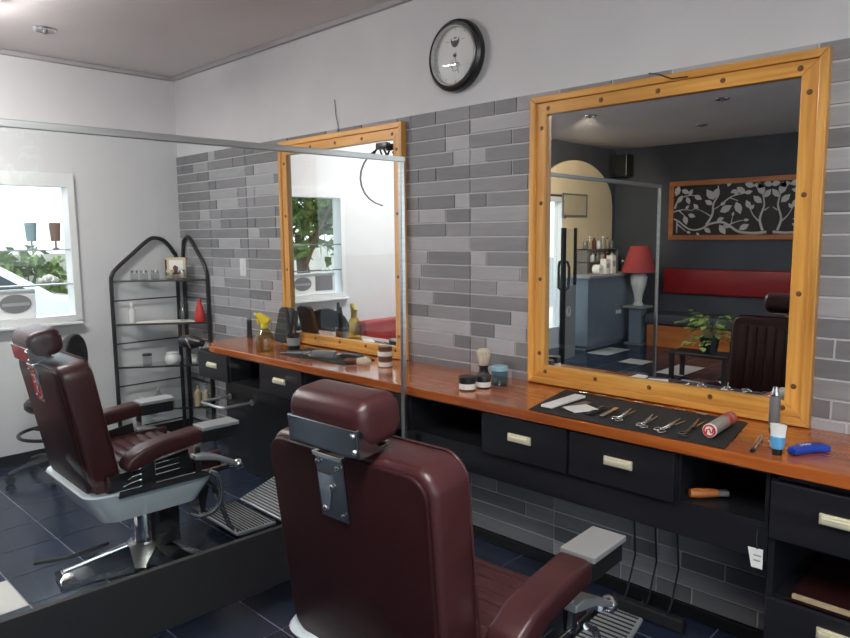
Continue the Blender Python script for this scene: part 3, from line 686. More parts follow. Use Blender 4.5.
# bits in and below the bays
t = thing('hand_tool', 'orange handled tool lying in the open bay', 'tool', (4.20, -.40, .635), .75)
b = MB(); b.lathe([(0, 0), (.014, 0), (.017, .03), (.013, .09), (0, .09)], n=14); g = b.build('handle', 'orangewood', t); g.matrix_basis = Matrix.Translation((0, 0, .017)) @ Matrix.Rotation(PI / 2, 4, 'Y')
b = MB(); b.box((.088, -.012, .008), (.125, .012, .026), .004); b.build('head', 'grey', t, smooth=0)
t = thing('hanging_tag', 'small white tag hanging on a cord from the open bay', 'tag', (4.425, FY - .008, .578))
b = MB(); b.tube([(0, .02, .05), (0, 0, .0), (.005, 0, -.03)], .0025, 6); b.build('cord', 'black', t)
b = MB(); b.prism([(-.022, -.03), (.022, -.028), (.022, -.09), (-.010, -.09)], -.001, .001, axis=1); b.build('card', 'paper', t, smooth=0)
b = MB(); b.box((-.004, -.0024, -.052), (.018, -.001, -.048)); b.box((-.004, -.0024, -.068), (.016, -.001, -.064)); b.build('print_lines', 'midgrey', t, smooth=0)
t = thing('power_strip', 'dark power strip with trailing cables on the tiles under the worktop', 'power strip', (3.93, -.12, .031))
b = MB(); b.box((-.14, -.035, -.03), (.16, 0, .02), .006); b.build('body', 'blackmatte', t, smooth=0)
for dx in (-.09, .0, .09): b = MB(); b.tube([(dx, -.03, .0), (dx + .02, -.03, .06), (dx + .01, .05, .18), (dx - .02, .085, .38)], .004, 6); b.build('cable', 'blackmatte', t)

# ------------------------------------------------------------------ small things on the worktop
Z = CT + .0005
def jar(name, loc, r, h, body, lid, label, cat='jar', lidfrac=.3, group=None):
    t = thing(name, label, cat, loc, 0, group)
    b = MB(); b.lathe([(0, 0), (r * .96, 0), (r, .003), (r, h * (1 - lidfrac)), (0, h * (1 - lidfrac))], n=24); b.build('body', body, t)
    b = MB(); b.lathe([(0, h * (1 - lidfrac)), (r * 1.02, h * (1 - lidfrac)), (r * 1.02, h - .003), (r * .96, h), (0, h)], n=24); b.build('lid', lid, t)
    return t
def banded(loc, r, h, label, bm='black', lm='black'):
    t = jar('pomade_jar', loc, r, h, bm, lm, label, lidfrac=.36)
    b = MB(); b.lathe([(r * 1.006, h * .1), (r * 1.01, h * .1), (r * 1.01, h * .5), (r * 1.006, h * .5)], n=24); b.build('label_band', 'paper', t)
banded((3.195, -.345, Z), .036, .060, 'black pomade jar with white band, front one beside the shaving brush')
banded((3.215, -.262, Z), .033, .055, 'black pomade jar with white band, rear one beside the shaving brush')
jar('gel_jar', (3.237, -.175, Z), .036, .085, 'blueglass', 'paleblue', 'pale blue jar beside the black pomade jars', lidfrac=.22)
t = thing('shaving_brush', 'pale bristled shaving brush standing against the grey tiles', 'brush', (3.085, -.10, Z))
b = MB(); b.lathe([(0, 0), (.030, 0), (.032, .01), (.022, .03), (.020, .045), (.024, .06), (0, .06)], n=20); b.build('handle', 'black', t)
b = MB(); b.lathe([(.020, .055), (.026, .08), (.034, .115), (.034, .125), (.024, .136), (0, .14)], n=24); b.build('bristles', 'bristle', t)
# barber tool mat
t = thing('tool_mat', 'black cloth tool mat spread on the worktop below the right mirror', 'mat', (0, 0, Z))
b = MB(); E_ = [(3.595, -.458), (3.515, -.075), (4.27, -.10), (4.325, -.452)]
N1, N2 = 24, 10; grid = []
for i in range(N1 + 1):
    row = []
    for j in range(N2 + 1):
        s_, u_ = i / N1, j / N2
        p = (Vector(E_[0]).lerp(Vector(E_[3]), s_)).lerp(Vector(E_[1]).lerp(Vector(E_[2]), s_), u_)
        wob = .004 * math.sin(9 * s_) * (u_ > .95) + .003 * math.sin(23 * s_) * (u_ < .05)
        row.append((p.x, p.y + wob, .003 + .0012 * math.sin(7 * s_ + 3 * u_)))
    grid.append(row)
for i in range(N1):
    for j in range(N2): b.face([grid[i][j], grid[i + 1][j], grid[i + 1][j + 1], grid[i][j + 1]])
bmesh.ops.remove_doubles(b.bm, verts=b.bm.verts[:], dist=1e-5)
r_ = bmesh.ops.solidify(b.bm, geom=b.bm.faces[:], thickness=.002); b.build('cloth', 'charcoal', t)
for k in range(8):
    s_ = .13 + k * .11; p = Vector(E_[1]).lerp(Vector(E_[2]), s_)
    b = MB(); b.M = Matrix.Translation((p.x, p.y - .012, .0065)) @ Matrix.Rotation(.1 * (k % 3 - 1), 4, 'Z'); b.box((-.020, -.007, 0), (.020, .007, .004), .002); b.build('edge_clip', 'steel', t, smooth=0)
MZ = Z + .0062
def flat(name, label, cat, p0, p1, w, h, m, extra=None, group=None):
    p0, p1 = Vector(p0), Vector(p1); d = p1 - p0; a = math.atan2(d.y, d.x)
    t = thing(name, label, cat, (p0.x, p0.y, MZ), a, group)
    b = MB(); b.box((0, -w / 2, 0), (d.length, w / 2, h), min(.003, h * .4)); b.build('strip' if name != 'folded_towel' else 'cloth', m, t, smooth=0)
    return t
flat('folded_towel', 'white folded paper strip at the left end of the tool mat', 'towel', (3.640, -.405), (3.640, -.165), .052, .010, 'paper')
t = flat('paper_packet', 'short white paper packet lying right of the white strip on the mat', 'packet', (3.725, -.385), (3.770, -.29), .085, .006, 'paper')
def comb(p0, p1, label, m='grey'):
    p0, p1 = Vector(p0), Vector(p1); d = p1 - p0; t = thing('comb', label, 'comb', (p0.x, p0.y, MZ), math.atan2(d.y, d.x)); L = d.length
    b = MB(); b.box((0, .004, 0), (L, .014, .005), .001); b.build('spine', m, t, smooth=0)
    b = MB()
    for k in range(int(L / .006)): b.box((.004 + k * .006, -.014, .001), (.007 + k * .006, .005, .004))
    b.build('teeth', m, t, smooth=0)
comb((3.700, -.375), (3.715, -.23), 'dark comb between the white paper strip and packet', 'umber')
comb((3.815, -.395), (3.80, -.25), 'black comb on the mat left of the razor', 'black')
def razor(p0, p1, label):
    p0, p1 = Vector(p0), Vector(p1); d = p1 - p0; t = thing('razor', label, 'razor', (p0.x, p0.y, MZ), math.atan2(d.y, d.x)); L = d.length
    b = MB(); b.box((0, -.008, 0), (L * .55, .008, .007), .003); b.build('handle', 'steel', t, smooth=0)
    b = MB(); b.prism([(L * .5, -.006), (L, -.009), (L, .009), (L * .5, .006)], .002, .005); b.build('blade', 'chrome', t, smooth=0)
razor((3.862, -.385), (3.845, -.24), 'steel straight razor left of the scissors on the mat')
def scissors(p0, p1, label, m='steel', open_=.09):
    p0, p1 = Vector(p0), Vector(p1); d = p1 - p0; L = d.length; t = thing('scissors', label, 'scissors', (p0.x, p0.y, MZ), math.atan2(d.y, d.x), 'scissors laid on the tool mat')
    piv = L * .45
    for s in (-1, 1):
        R_ = Matrix.Translation((piv, 0, .0035 + .0028 * s)) @ Matrix.Rotation(s * open_, 4, 'Z')
        b = MB(); b.M = R_; b.prism([(-.004, -.007), (L - piv, -.001), (L - piv, .001), (-.004, .007)], -.0012, .0012); bl = b.build('blade', m, t, smooth=0)
        b = MB(); b.M = R_; cx, cy = -piv + .018, s * .012
        b.tube([(0, 0, 0), (-piv * .35, s * .003, 0), (cx + .016, cy - s * .004, 0)], .0026, 6)
        b.tube([(cx + .016 * math.cos(2 * PI * k / 14), cy + .012 * math.sin(2 * PI * k / 14), 0) for k in range(14)], .0026, 6, closed=True)
        b.build('finger_loop', m, bl)
    b = MB(); b.cyl((piv, 0, 0), (piv, 0, .0085), .004, n=10); b.build('pivot_screw', m, t)
scissors((3.925, -.40), (3.905, -.225), 'leftmost silver scissors on the tool mat')
scissors((4.030, -.42), (4.000, -.245), 'second silver scissors from the left on the tool mat')
scissors((4.098, -.435), (4.100, -.240), 'third silver scissors from the left, longest blades, on the tool mat')
scissors((4.178, -.425), (4.150, -.19), 'dark bladed scissors lying left of the striped tube on the tool mat', 'darkchrome')
t = thing('patterned_tube', 'grey cylinder with red patterned ends at the right end of the mat', 'tube', (4.247, -.375, MZ + .022), math.atan2(.20, -.01))
b = MB(); b.cyl((0, 0, 0), (.20, 0, 0), .022, n=22); b.build('tube_body', 'tubegrey', t)
b = MB(); b.cyl((-.004, 0, 0), (.004, 0, 0), .0224, n=22); b.build('end_cap', 'paper', t)
b = MB(); b.cyl((.135, 0, 0), (.165, 0, 0), .0226, n=22); b.build('red_band', 'redplastic', t)
b = MB(); b.cyl((.185, 0, 0), (.204, 0, 0), .0226, n=22); b.build('red_band', 'redplastic', t)
b = MB(); b.M = Matrix.Translation((-.0045, 0, 0)) @ Matrix.Rotation(PI / 2, 4, 'Y')
b.tube([(.0175 * math.cos(k * PI / 10), .0175 * math.sin(k * PI / 10), 0) for k in range(20)], .003, 6, closed=True); b.tube([(.010, .010, 0), (-.002, .008, 0), (-.006, .0, 0), (.004, -.004, 0), (.006, -.010, 0), (-.008, -.012, 0)], .0026, 6); b.build('end_pattern', 'redplastic', t, smooth=0)
# clipper, pen, tube, blue comb at the right
t = thing('hair_trimmer', 'grey upright trimmer standing by the corner of the right mirror', 'trimmer', (4.385, -.20, Z), .3)
b = MB(); b.lathe([(0, 0), (.014, 0), (.013, .03), (.016, .034), (.0165, .12), (.014, .135), (0, .136)], n=18, sc=(1, .8)); b.build('body', 'grey', t)
b = MB(); b.lathe([(.0142, .133), (.0150, .138), (.010, .150), (.008, .163), (0, .164)], n=16); b.build('head', 'steel', t)
b = MB(); b.lathe([(.0142, .004), (.0148, .006), (.0148, .022), (.0138, .026)], n=16); b.build('foot_ring', 'chrome', t)
t = thing('styling_pen', 'slim steel stick lying at the front right of the tool mat', 'stick', (4.397, -.425, Z + .008), math.radians(100))
b = MB(); b.cyl((0, 0, 0), (.16, 0, 0), .0075, n=12); b.build('barrel', 'steel', t)
b = MB(); b.cyl((-.014, 0, 0), (0, 0, 0), .006, .008, n=12); b.build('tip', 'black', t)
t = thing('gel_tube', 'small clear tube with blue gel and a dark cap standing on the worktop', 'tube', (4.457, -.395, Z))
b = MB(); b.lathe([(0, 0), (.013, 0), (.014, .018), (0, .018)], n=18); b.build('cap', 'black', t)
b = MB(); b.lathe([(0, .018), (.017, .019), (.020, .03), (.021, .055), (0, .055)], n=18); b.build('gel', 'skyblue', t)
b = MB(); b.lathe([(.0205, .055), (.024, .092), (.0, .093)], n=18, sc=(1, .5)); b.lathe([(0, .0545), (.0205, .055)], n=18); b.build('crimped_end', 'paper', t)
t = thing('curved_comb', 'curved blue plastic comb on the right end of the worktop', 'comb', (4.515, -.315, Z), math.atan2(.12, .07))
b = MB(); out = []
for k in range(13):
    s_ = k / 12; out.append((-.065 + .13 * s_, -.026 + .006 * math.sin(PI * s_)))
for k in range(12, -1, -1):
    s_ = k / 12; out.append((-.065 + .13 * s_ + .004 * (s_ - .5), .004 + .024 * math.sin(PI * s_) ** .7 * (.7 + .5 * s_)))
b.prism(out, 0, .022, bev=.007, seg=3); cb_ = b.build('body', 'blue', t)
b = MB(); 
b.tube([(-.022, -.004, .0224), (-.018, .008, .0224), (-.012, .0, .0224), (-.006, .008, .0224), (0, .0, .0224), (.006, .009, .0224), (.014, .0, .0224), (.022, .009, .0224)], .0013, 5); b.build('white_lettering', 'whitemark', t)
# far station clutter
t = thing('spray_bottle', 'clear amber spray bottle with yellow trigger at the left station', 'spray bottle', (1.655, -.355, Z), .4)
b = MB(); b.lathe([(0, 0), (.046, 0), (.052, .006), (.053, .075), (.046, .10), (.030, .125), (.018, .14), (0, .14)], n=26); b.build('bottle', 'liquid', t)
b = MB(); b.lathe([(0, .135), (.020, .135), (.020, .16), (.014, .165), (0, .165)], n=18); b.build('collar', 'yellow', t)
b = MB(); b.prism([(-.022, .16), (.030, .165), (.045, .190), (-.030, .225), (-.050, .222), (-.052, .205), (-.028, .195)], -.014, .014, axis=1, bev=.004); b.tube([(-.035, 0, .20), (-.045, 0, .18), (-.040, 0, .155)], .006, 8); b.build('trigger_head', 'yellow', t)
b = MB(); b.cyl((-.052, 0, .214), (-.066, 0, .217), .008, n=12); b.build('nozzle', 'white', t)
t = thing('tool_cup', 'dark printed cup holding brushes beside the yellow spray bottle', 'cup', (1.72, -.20, Z))
b = MB(); b.lathe([(0, 0), (.036, 0), (.040, .09), (.036, .09), (.033, .006), (0, .006)], n=22); b.build('cup', 'black', t)
b = MB(); b.lathe([(.0378, .025), (.0385, .025), (.0400, .07), (.0392, .07)], n=22); b.build('print_band', 'midgrey', t)
for k, (dx, dy, h, nm) in enumerate(((-.03, .0, .24, 'flat brush'), (.01, .012, .22, 'neck brush'))):
    t2 = thing('barber_brush', ('tall dark ' if k == 0 else 'shorter dark ') + nm + ' standing in the printed cup', 'brush', (1.72 + dx * .5, -.20 + dy * .5, Z + .0065), .4)
    b = MB(); b.tube([(0, 0, 0), (dx * .5, dy * .3, h * .5)], .006, 8); b.build('handle', 'black', t2)
    b = MB(); b.tube([(dx * .5, dy * .3, h * .48), (dx * .9, dy * .5, h * .8), (dx * 1.2, dy * .7, h)], [.009, .014, .008], 8); b.build('bristles', 'blackmatte', t2)
t = thing('brush_block', 'dark rounded hairbrush leaning on the tiles behind the spray bottle', 'hairbrush', (1.50, -.10, Z), 0)
b = MB(); b.M = Matrix.Translation((0, 0, .125)) @ Matrix.Rotation(-.25, 4, 'X') ; b.prism(rrect(-.075, .075, -.12, .10, .035), -.018, .012, axis=1, bev=.008); b.build('pad', 'blackmatte', t)
b = MB(); b.M = Matrix.Translation((0, 0, .125)) @ Matrix.Rotation(-.25, 4, 'X')
for i in range(5):
    for j in range(5): b.cyl((-.05 + i * .025, -.018, -.07 + j * .033), (-.05 + i * .025, -.03, -.07 + j * .033), .003, .002, n=6)
b.build('bristles', 'green', t)
t = thing('trimmer', 'black upright trimmer standing at the far left of the worktop', 'trimmer', (1.13, -.13, Z))
b = MB(); b.lathe([(0, 0), (.024, 0), (.022, .03), (.019, .09), (.021, .12), (0, .122)], n=16, sc=(1, .7)); b.build('body', 'black', t)
b = MB(); b.box((-.016, -.006, .12), (.016, .006, .138), .002); b.build('blade_head', 'grey', t, smooth=0)
t = thing('second_tool_mat', 'black tool mat below the left mirror', 'mat', (0, 0, Z))
t.name = 'tool_mat'
b = MB(); b.prism([(1.80, -.36), (1.76, -.12), (2.36, -.13), (2.36, -.33)], 0, .004, bev=.001); b.build('cloth', 'charcoal', t, smooth=0)
MZ = Z + .0045
t = flat('tray', 'flat silver tray on the left station mat', 'tray', (1.80, -.335), (1.93, -.25), .07, .008, 'steel')
scissors((2.00, -.30), (2.02, -.16), 'silver scissors on the left station mat', 'steel')
comb((1.96, -.30), (1.90, -.16), 'black comb on the left station mat', 'black')
t = thing('hair_clipper', 'dark clipper lying on the left station mat', 'clipper', (2.12, -.28, MZ + .02), .5)
b = MB(); b.prism(rrect(-.07, .07, -.024, .024, .018), -.02, .02, bev=.01, seg=3); b.build('body', 'grey', t)
b = MB(); b.box((.068, -.02, -.012), (.095, .02, .006), .003); b.build('blade', 'steel', t, smooth=0)
t = thing('hair_clipper', 'slim black clipper at the right edge of the left station mat', 'clipper', (2.27, -.21, MZ + .016), .2)
b = MB(); b.prism(rrect(-.07, .07, -.018, .018, .014), -.016, .016, bev=.007, seg=3); b.build('body', 'black', t)
b = MB(); b.box((.068, -.015, -.010), (.09, .015, .004), .003); b.build('blade', 'steel', t, smooth=0)
t = thing('neck_duster', 'brown handled duster with pale bristles lying near the left mirror corner', 'duster', (2.405, -.285, Z + .021), math.radians(35))
b = MB(); b.M = Matrix.Rotation(PI / 2, 4, 'Y'); b.lathe([(0, -.07), (.012, -.068), (.017, -.05), (.014, -.03), (.020, -.005), (0, 0)], n=16); b.build('handle', 'brown', t)
b = MB(); b.M = Matrix.Rotation(PI / 2, 4, 'Y'); b.lathe([(.018, -.006), (.0205, .02), (.0205, .05), (.012, .066), (0, .068)], n=18); b.build('bristles', 'bristle', t)
jar('cream_jar', (2.455, -.155, Z), .030, .066, 'porcelain', 'paper', 'small white cream jar behind the stacked brown jars', lidfrac=.35)
for k, l in enumerate(('lower brown lidded jar of the stacked pair beside the screen post', 'upper brown lidded jar of the stacked pair beside the screen post')):
    t = jar('wax_jar', (2.535, -.215, Z + k * .0535), .036, .052, 'umber', 'brown', l, lidfrac=.4)
    b = MB(); b.lathe([(.0362, .004), (.0366, .004), (.0366, .026), (.0362, .026)], n=24); b.build('label_band', 'paper', t)
# hair dryer hanging at the left end
t = thing('hair_dryer', 'black hair dryer hanging at the left end of the worktop', 'hair dryer', (.925, -.44, .83))
b = MB(); b.M = Matrix.Rotation(.3, 4, 'Z') @ Matrix.Rotation(PI / 2, 4, 'Y'); b.lathe([(0, -.08), (.035, -.075), (.042, -.04), (.042, .03), (.030, .07), (.024, .10), (.02, .10), (0, .06)], n=20); b.build('barrel', 'black', t)
b = MB(); b.tube([(-.03, 0, -.03), (-.035, 0, -.08), (-.03, 0, -.15)], [.018, .016, .017], 12); b.build('handle', 'black', t)
b = MB(); b.tube([(.02, -.04, .03), (.045, -.042, .012), (.05, -.03, -.03)], .008, 8); b.build('chrome_trim', 'chrome', t)
b = MB(); b.tube([(.03, .03, -.03), (.06, .03, -.06), (.106, .03, -.10)], .006, 6); b.build('hook', 'steel', t)

# ------------------------------------------------------------------ corner rack
t = thing('corner_rack', 'black bent tube corner rack of glass shelves by the left wall', 'rack', (0, 0, 0))
def arc(path, r=.0145):
    b = MB(); b.tube(path, r, 10); return b.build('tube_frame', 'black', t)
def smoothpath(P, n=6):
    P = [Vector(p) for p in P]; Q = [P[0]] + P + [P[-1]]; out = []
    for i in range(1, len(Q) - 2):
        for k in range(n):
            s = k / n; p0, p1, p2, p3 = Q[i - 1:i + 3]
            out.append(.5 * ((2 * p1) + (p2 - p0) * s + (2 * p0 - 5 * p1 + 4 * p2 - p3) * s * s + (3 * p1 - p0 - 3 * p2 + p3) * s ** 3))
    return out + [P[-1]]
arc(smoothpath([(.03, -.565, .0), (.03, -.565, .6), (.03, -.565, 1.15), (.03, -.555, 1.235), (.03, -.52, 1.285), (.03, -.40, 1.385), (.03, -.29, 1.475), (.03, -.23, 1.50), (.03, -.15, 1.475), (.03, -.085, 1.39), (.03, -.065, 1.30), (.03, -.065, .7), (.03, -.065, 0)]))
arc(smoothpath([(.425, -.03, .0), (.425, -.03, .6), (.425, -.03, 1.15), (.42, -.03, 1.23), (.38, -.03, 1.31), (.28, -.03, 1.41), (.20, -.03, 1.485), (.155, -.03, 1.505), (.10, -.03, 1.475), (.075, -.03, 1.39), (.07, -.03, 1.30), (.07, -.03, .7), (.07, -.03, 0)]))
SH = (1.195, .88, .565, .245)
for z in SH:
    b = MB(); b.prism([(.045, -.05), (.415, -.05), (.042, -.555)], z - .004, z + .004); s_ = b.build('shelf', 'clearglass', t, smooth=0)
    b = MB(); b.tube([(.03, -.56, z - .004), (.425, -.035, z - .004)], .007, 8); b.build('shelf_rail', 'black', s_)
for z in (1.05, .735, .42, .10):
    b = MB(); b.tube([(.03, -.56, z), (.03, -.06, z)], .005, 8); b.tube([(.425, -.03, z), (.07, -.03, z)], .005, 8); b.build('cross_bar', 'black', t)
def dg(s, inset, z):   # along the front rail, set back towards the corner
    x = .03 + .395 * s; y = -.56 + .525 * s
    return (x - inset * .80, y + inset * .60, z + .0045)
for k, (s, l) in enumerate(((.22, 'leftmost small glass jar on the top shelf of the corner rack'), (.32, 'second small glass jar from the left on the top rack shelf'), (.44, 'third small glass jar from the left, left of the beige picture'), (.60, 'small glass jar in front of the beige picture'), (.72, 'rightmost small glass jar on the top shelf of the corner rack'))):
    t2 = thing('glass_jar', l, 'jar', dg(s, .045, 1.195), 0, 'glass jars on the top shelf of the corner rack')
    b = MB(); b.lathe([(0, 0), (.027, 0), (.029, .004), (.029, .045), (.024, .052), (0, .052)], n=18); b.build('body', 'clearglass', t2)
    b = MB(); b.lathe([(0, .050), (.026, .050), (.026, .068), (0, .068)], n=18); b.build('lid', 'steel' if k != 3 else 'beige', t2)
t2 = thing('picture_card', 'beige framed picture standing on the top shelf of the corner rack', 'picture', (.19, -.15, 1.1995), math.radians(48))
b = MB(); b.box((-.075, -.012, 0), (.075, .012, .155), .004); b.build('frame', 'beige', t2, smooth=0)
b = MB(); b.box((-.045, -.0135, .025), (.055, -.012, .135)); pc = b.build('picture', 'paper', t2, smooth=0)
b = MB(); b.prism([(-.025, .03), (.03, .03), (.04, .05), (.015, .06), (.02, .085), (-.005, .10), (-.02, .08), (-.01, .055)], -.0145, -.0135, axis=1); b.build('dark_figure', 'brown', pc, smooth=0)
b = MB(); b.box((-.075, -.0135, .02), (-.062, -.012, .14)); b.build('spine', 'brown', t2, smooth=0)
def rackbottle(s, i, z, h, r, body, cap, label, **k): return bottle('bottle', dg(s, i, z), h, r, body, cap, label, **k)
rackbottle(.18, .03, .88, .15, .024, 'porcelain', 'white', 'white lotion bottle on the second shelf of the corner rack', neck=.5, sh=.55)
rackbottle(.72, .06, .884, .15, .028, 'clearglass', 'clearglass', 'clear glass bottle on the second shelf of the corner rack', neck=.6, sh=.5)
t2 = thing('doily', 'white paper doily on the second shelf of the corner rack', 'doily', (.185, -.235, .8842), 0)
b = MB(); b.prism([(-.13, -.24), (.18, .15), (.02, .16), (-.13, .0)], 0, .003); b.build('paper_sheet', 'paper', t2, smooth=0)
t2 = thing('red_bottle', 'red tapered bottle on the rack shelf beside the grey tiles', 'bottle', (.375, -.075, .8845)); t2.name = 'bottle'
b = MB(); b.lathe([(0, 0), (.038, 0), (.040, .01), (.036, .06), (.022, .12), (0, .12)], n=18); b.build('body', 'redplastic', t2)
b = MB(); b.lathe([(0, .118), (.019, .118), (.012, .165), (0, .168)], n=16); b.build('cap', 'redplastic', t2)
jar('glass_jar', dg(.31, .035, .565), .033, .085, 'clearglass', 'black', 'clear jar with black lid on the third rack shelf', lidfrac=.16)
t2 = thing('white_pot', 'round white pot on the third shelf of the corner rack', 'pot', dg(.58, .05, .565))
b = MB(); b.lathe([(0, 0), (.045, 0), (.058, .02), (.058, .055), (.045, .075), (0, .075)], n=24); b.build('body', 'porcelain', t2)
b = MB(); b.lathe([(.046, .073), (.047, .085), (.03, .094), (0, .095)], n=24); b.build('lid', 'porcelain', t2)
t2 = thing('carton', 'small grey box at the right of the third rack shelf', 'box', dg(.80, .04, .565), .9); b = MB(); b.box((-.035, -.02, 0), (.035, .02, .06), .003); b.build('box_body', 'midgrey', t2, smooth=0)
b = MB(); b.box((-.025, -.0212, .015), (.025, -.02, .04)); b.build('printed_panel', 'paper', t2, smooth=0)
rackbottle(.22, .05, .245, .075, .030, 'grey', 'white', 'short grey bottle with white cap on the bottom rack shelf')
rackbottle(.40, .06, .245, .14, .028, 'clearglass', 'midgrey', 'clear bottle at the middle of the bottom rack shelf', sh=.6)
rackbottle(.54, .05, .245, .085, .024, 'green', 'white', 'small green bottle with white cap on the bottom rack shelf')
rackbottle(.84, .03, .245, .155, .027, 'cork', 'green', 'tall tan bottle with green cap at the right of the bottom rack shelf', sh=.6)
rackbottle(.93, .02, .245, .12, .020, 'cork', 'white', 'smaller tan bottle with white cap at the right of the bottom rack shelf')

# ------------------------------------------------------------------ stool with a round back
t = thing('salon_stool', 'black round backed salon stool behind the left barber chair', 'stool', (.415, -1.13, 0), math.radians(-39))
b = MB(); b.lathe([(0, .43), (.14, .43), (.158, .45), (.158, .48), (.14, .50), (0, .505)], n=28); b.build('seat', 'black', t)
b = MB(); n_ = 22; P0 = []; 
pl = [(.195 * math.cos(2 * PI * k / 40), .165 * math.sin(2 * PI * k / 40)) for k in range(40)]
b.M = Matrix.Translation((0, .145, .74)); b.prism(pl, -.02, .025, axis=1, bev=.012, seg=3); b.build('backrest', 'blackmatte', t)
b = MB(); b.tube([(0, .09, .44), (0, .16, .45), (0, .182, .55), (0, .178, .72)], .014, 8); b.build('back_support', 'black', t)
b = MB(); b.cyl((0, 0, .12), (0, 0, .43), .024); b.build('column', 'black', t)
b = MB(); b.tube([(.20 * math.cos(2 * PI * k / 28), .20 * math.sin(2 * PI * k / 28), .28) for k in range(28)], .011, 8, closed=True)
for k in range(3): a = k * 2.1; b.tube([(0, 0, .28), (.2 * math.cos(a), .2 * math.sin(a), .28)], .008, 6)
b.build('foot_ring', 'black', t)
for k in range(5):
    a = 2 * PI * k / 5 + .3; b = MB(); b.tube([(0, 0, .12), (.15 * math.cos(a), .15 * math.sin(a), .10), (.27 * math.cos(a), .27 * math.sin(a), .065)], [.026, .02, .014], 8); lg = b.build('leg', 'black', t)
    b = MB(); b.M = Matrix.Translation((.265 * math.cos(a), .265 * math.sin(a), .028)) @ Matrix.Rotation(a, 4, 'Z'); b.cyl((-.0, -.014, 0), (0, .014, 0), .0275, n=14); b.build('castor', 'blackmatte', lg)

# ------------------------------------------------------------------ barber chairs
def barber_chair(label, loc, rz, dz, rec):
    t = thing('barber_chair', label, 'barber chair', loc, rz, 'maroon barber chairs')
    # base
    b = MB(); b.lathe([(0, 0), (.13, 0), (.14, .02), (.10, .075), (.075, .10), (0, .10)], (0, .10, 0), n=28); b.build('base_hub', 'alu', t)
    for a in (-97, 28, 152):
        b = MB(); b.M = Matrix.Translation((0, .10, 0)) @ Matrix.Rotation(math.radians(a), 4, 'Z')
        vs = [b.bm.verts.new(q) for q in ((.08, -.11, 0), (.38, -.08, 0), (.38, .08, 0), (.08, .11, 0), (.08, -.11, .03), (.38, -.08, .022), (.38, .08, .022), (.08, .11, .03), (.08, -.035, .092), (.36, -.022, .048), (.36, .022, .048), (.08, .035, .092))]
        for q in ((3, 2, 1, 0), (0, 1, 5, 4), (1, 2, 6, 5), (2, 3, 7, 6), (3, 0, 4, 7), (4, 5, 9, 8), (5, 6, 10, 9), (6, 7, 11, 10), (7, 4, 8, 11), (8, 9, 10, 11)): b.bm.faces.new([vs[k] for k in q])
        bmesh.ops.bevel(b.bm, geom=b.bm.edges[:], offset=.005, segments=2, affect='EDGES'); b._fin(b.bm.verts[:]); lg = b.build('base_leg', 'chrome', t)
    b = MB(); b.cyl((0, .10, .095), (0, .10, .24), .062, n=28); b.cyl((0, .10, .24), (0, .10, .38 + dz), .045, n=28); b.build('column', 'chrome', t)
    b = MB(); b.box((.055, .12, .09), (.11, .22, .36 + dz), .006); b.build('pump_cover', 'blackmatte', t, smooth=0)
    b = MB(); b.tube([(-.02, -.06, .12), (-.05, -.24, .10), (-.06, -.36, .115)], .009, 8); b.build('pump_pedal', 'rubber', t)
    U = bpy.data.objects.new('upper', None)
    # everything above rides at height dz
    D = Matrix.Translation((0, 0, dz))
    def mb(): q = MB(); q.M = D.copy(); return q
    # enamel housing: flared, rounded rear
    b = mb(); lo = []; hi = []
    def outline(w, y0, y1, r, n=7): return rrect(-w, w, y0, y1, r, n)
    o1 = outline(.245, -.16, .27, .07); o2 = outline(.305, -.24, .345, .08); o3 = outline(.30, -.235, .34, .08)
    v1 = [b.bm.verts.new((x, y, .335)) for x, y in o1]; v2 = [b.bm.verts.new((x, y, .472)) for x, y in o2]; v3 = [b.bm.verts.new((x, y, .480)) for x, y in o3]
    b.bm.faces.new(v1[::-1]); b.bm.faces.new(v3); n = len(v1)
    for p, q in ((v1, v2), (v2, v3)):
        for k in range(n): b.bm.faces.new((p[k], p[(k + 1) % n], q[(k + 1) % n], q[k]))
    b._fin(b.bm.verts[:]); b.build('seat_housing', 'enamel', t)
    for s in (-1, 1):
        b = mb(); b.box((s * .308 - .008, -.12, .466), (s * .308 + .008, .40, .492), .004); b.build('side_rail', 'chrome', t, smooth=0)
        b = mb(); b.box((s * .3085 - .009, -.12, .459), (s * .3085 + .009, .31, .465)); b.build('rail_strip', 'blackmatte', t, smooth=0)
        b = mb(); b.ball((s * .325, .415, .482), .025, 16); b.cyl((s * .318, .37, .488), (s * .322, .40, .484), .012, n=12); b.build('ball_knob', 'chrome', t)
    # seat cushion with cross ribs
    b = mb(); ys = [-.19 + .51 * k / 60 for k in range(61)]
    prof = [(y, .545 + .009 * abs(math.sin(PI * (y + .19) / .051)) - (.035 * max(0, (y - .27) / .05) ** 2)) for y in ys]
    poly = [(-.19, .475)] + prof + [(.325, .50), (.31, .475)]
    b.prism(poly, -.262, .262, axis=0, bev=.012, seg=3); b.build('seat', 'leather', t, smooth=50)
    # recline frame for the back
    Mb = D @ Matrix.Translation((0, -.22, .503)) @ Matrix.Rotation(rec, 4, 'X')
    b = MB(); b.M = Mb; w, S, tk = .276, .522, .137
    b.prism([(x * (1 - .06 * max(0, (.25 - z) / .3)), z) for x, z in rrect(-w, w, -.04, S, .06, 8)], .012, tk, axis=1, bev=.022, seg=4); br = b.build('backrest', 'leather', t, smooth=50)
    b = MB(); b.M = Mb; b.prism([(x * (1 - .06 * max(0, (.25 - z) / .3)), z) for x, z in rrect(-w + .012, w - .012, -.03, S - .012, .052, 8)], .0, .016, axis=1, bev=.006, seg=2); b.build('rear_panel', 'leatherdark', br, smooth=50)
    b = MB(); b.M = Mb
    for k in range(9):
        x = -.20 + k * .05; b.prism(rrect(x - .024, x + .024, .05, S - .05, .02, 3), tk - .004, tk + .007, axis=1, bev=.006, seg=2)
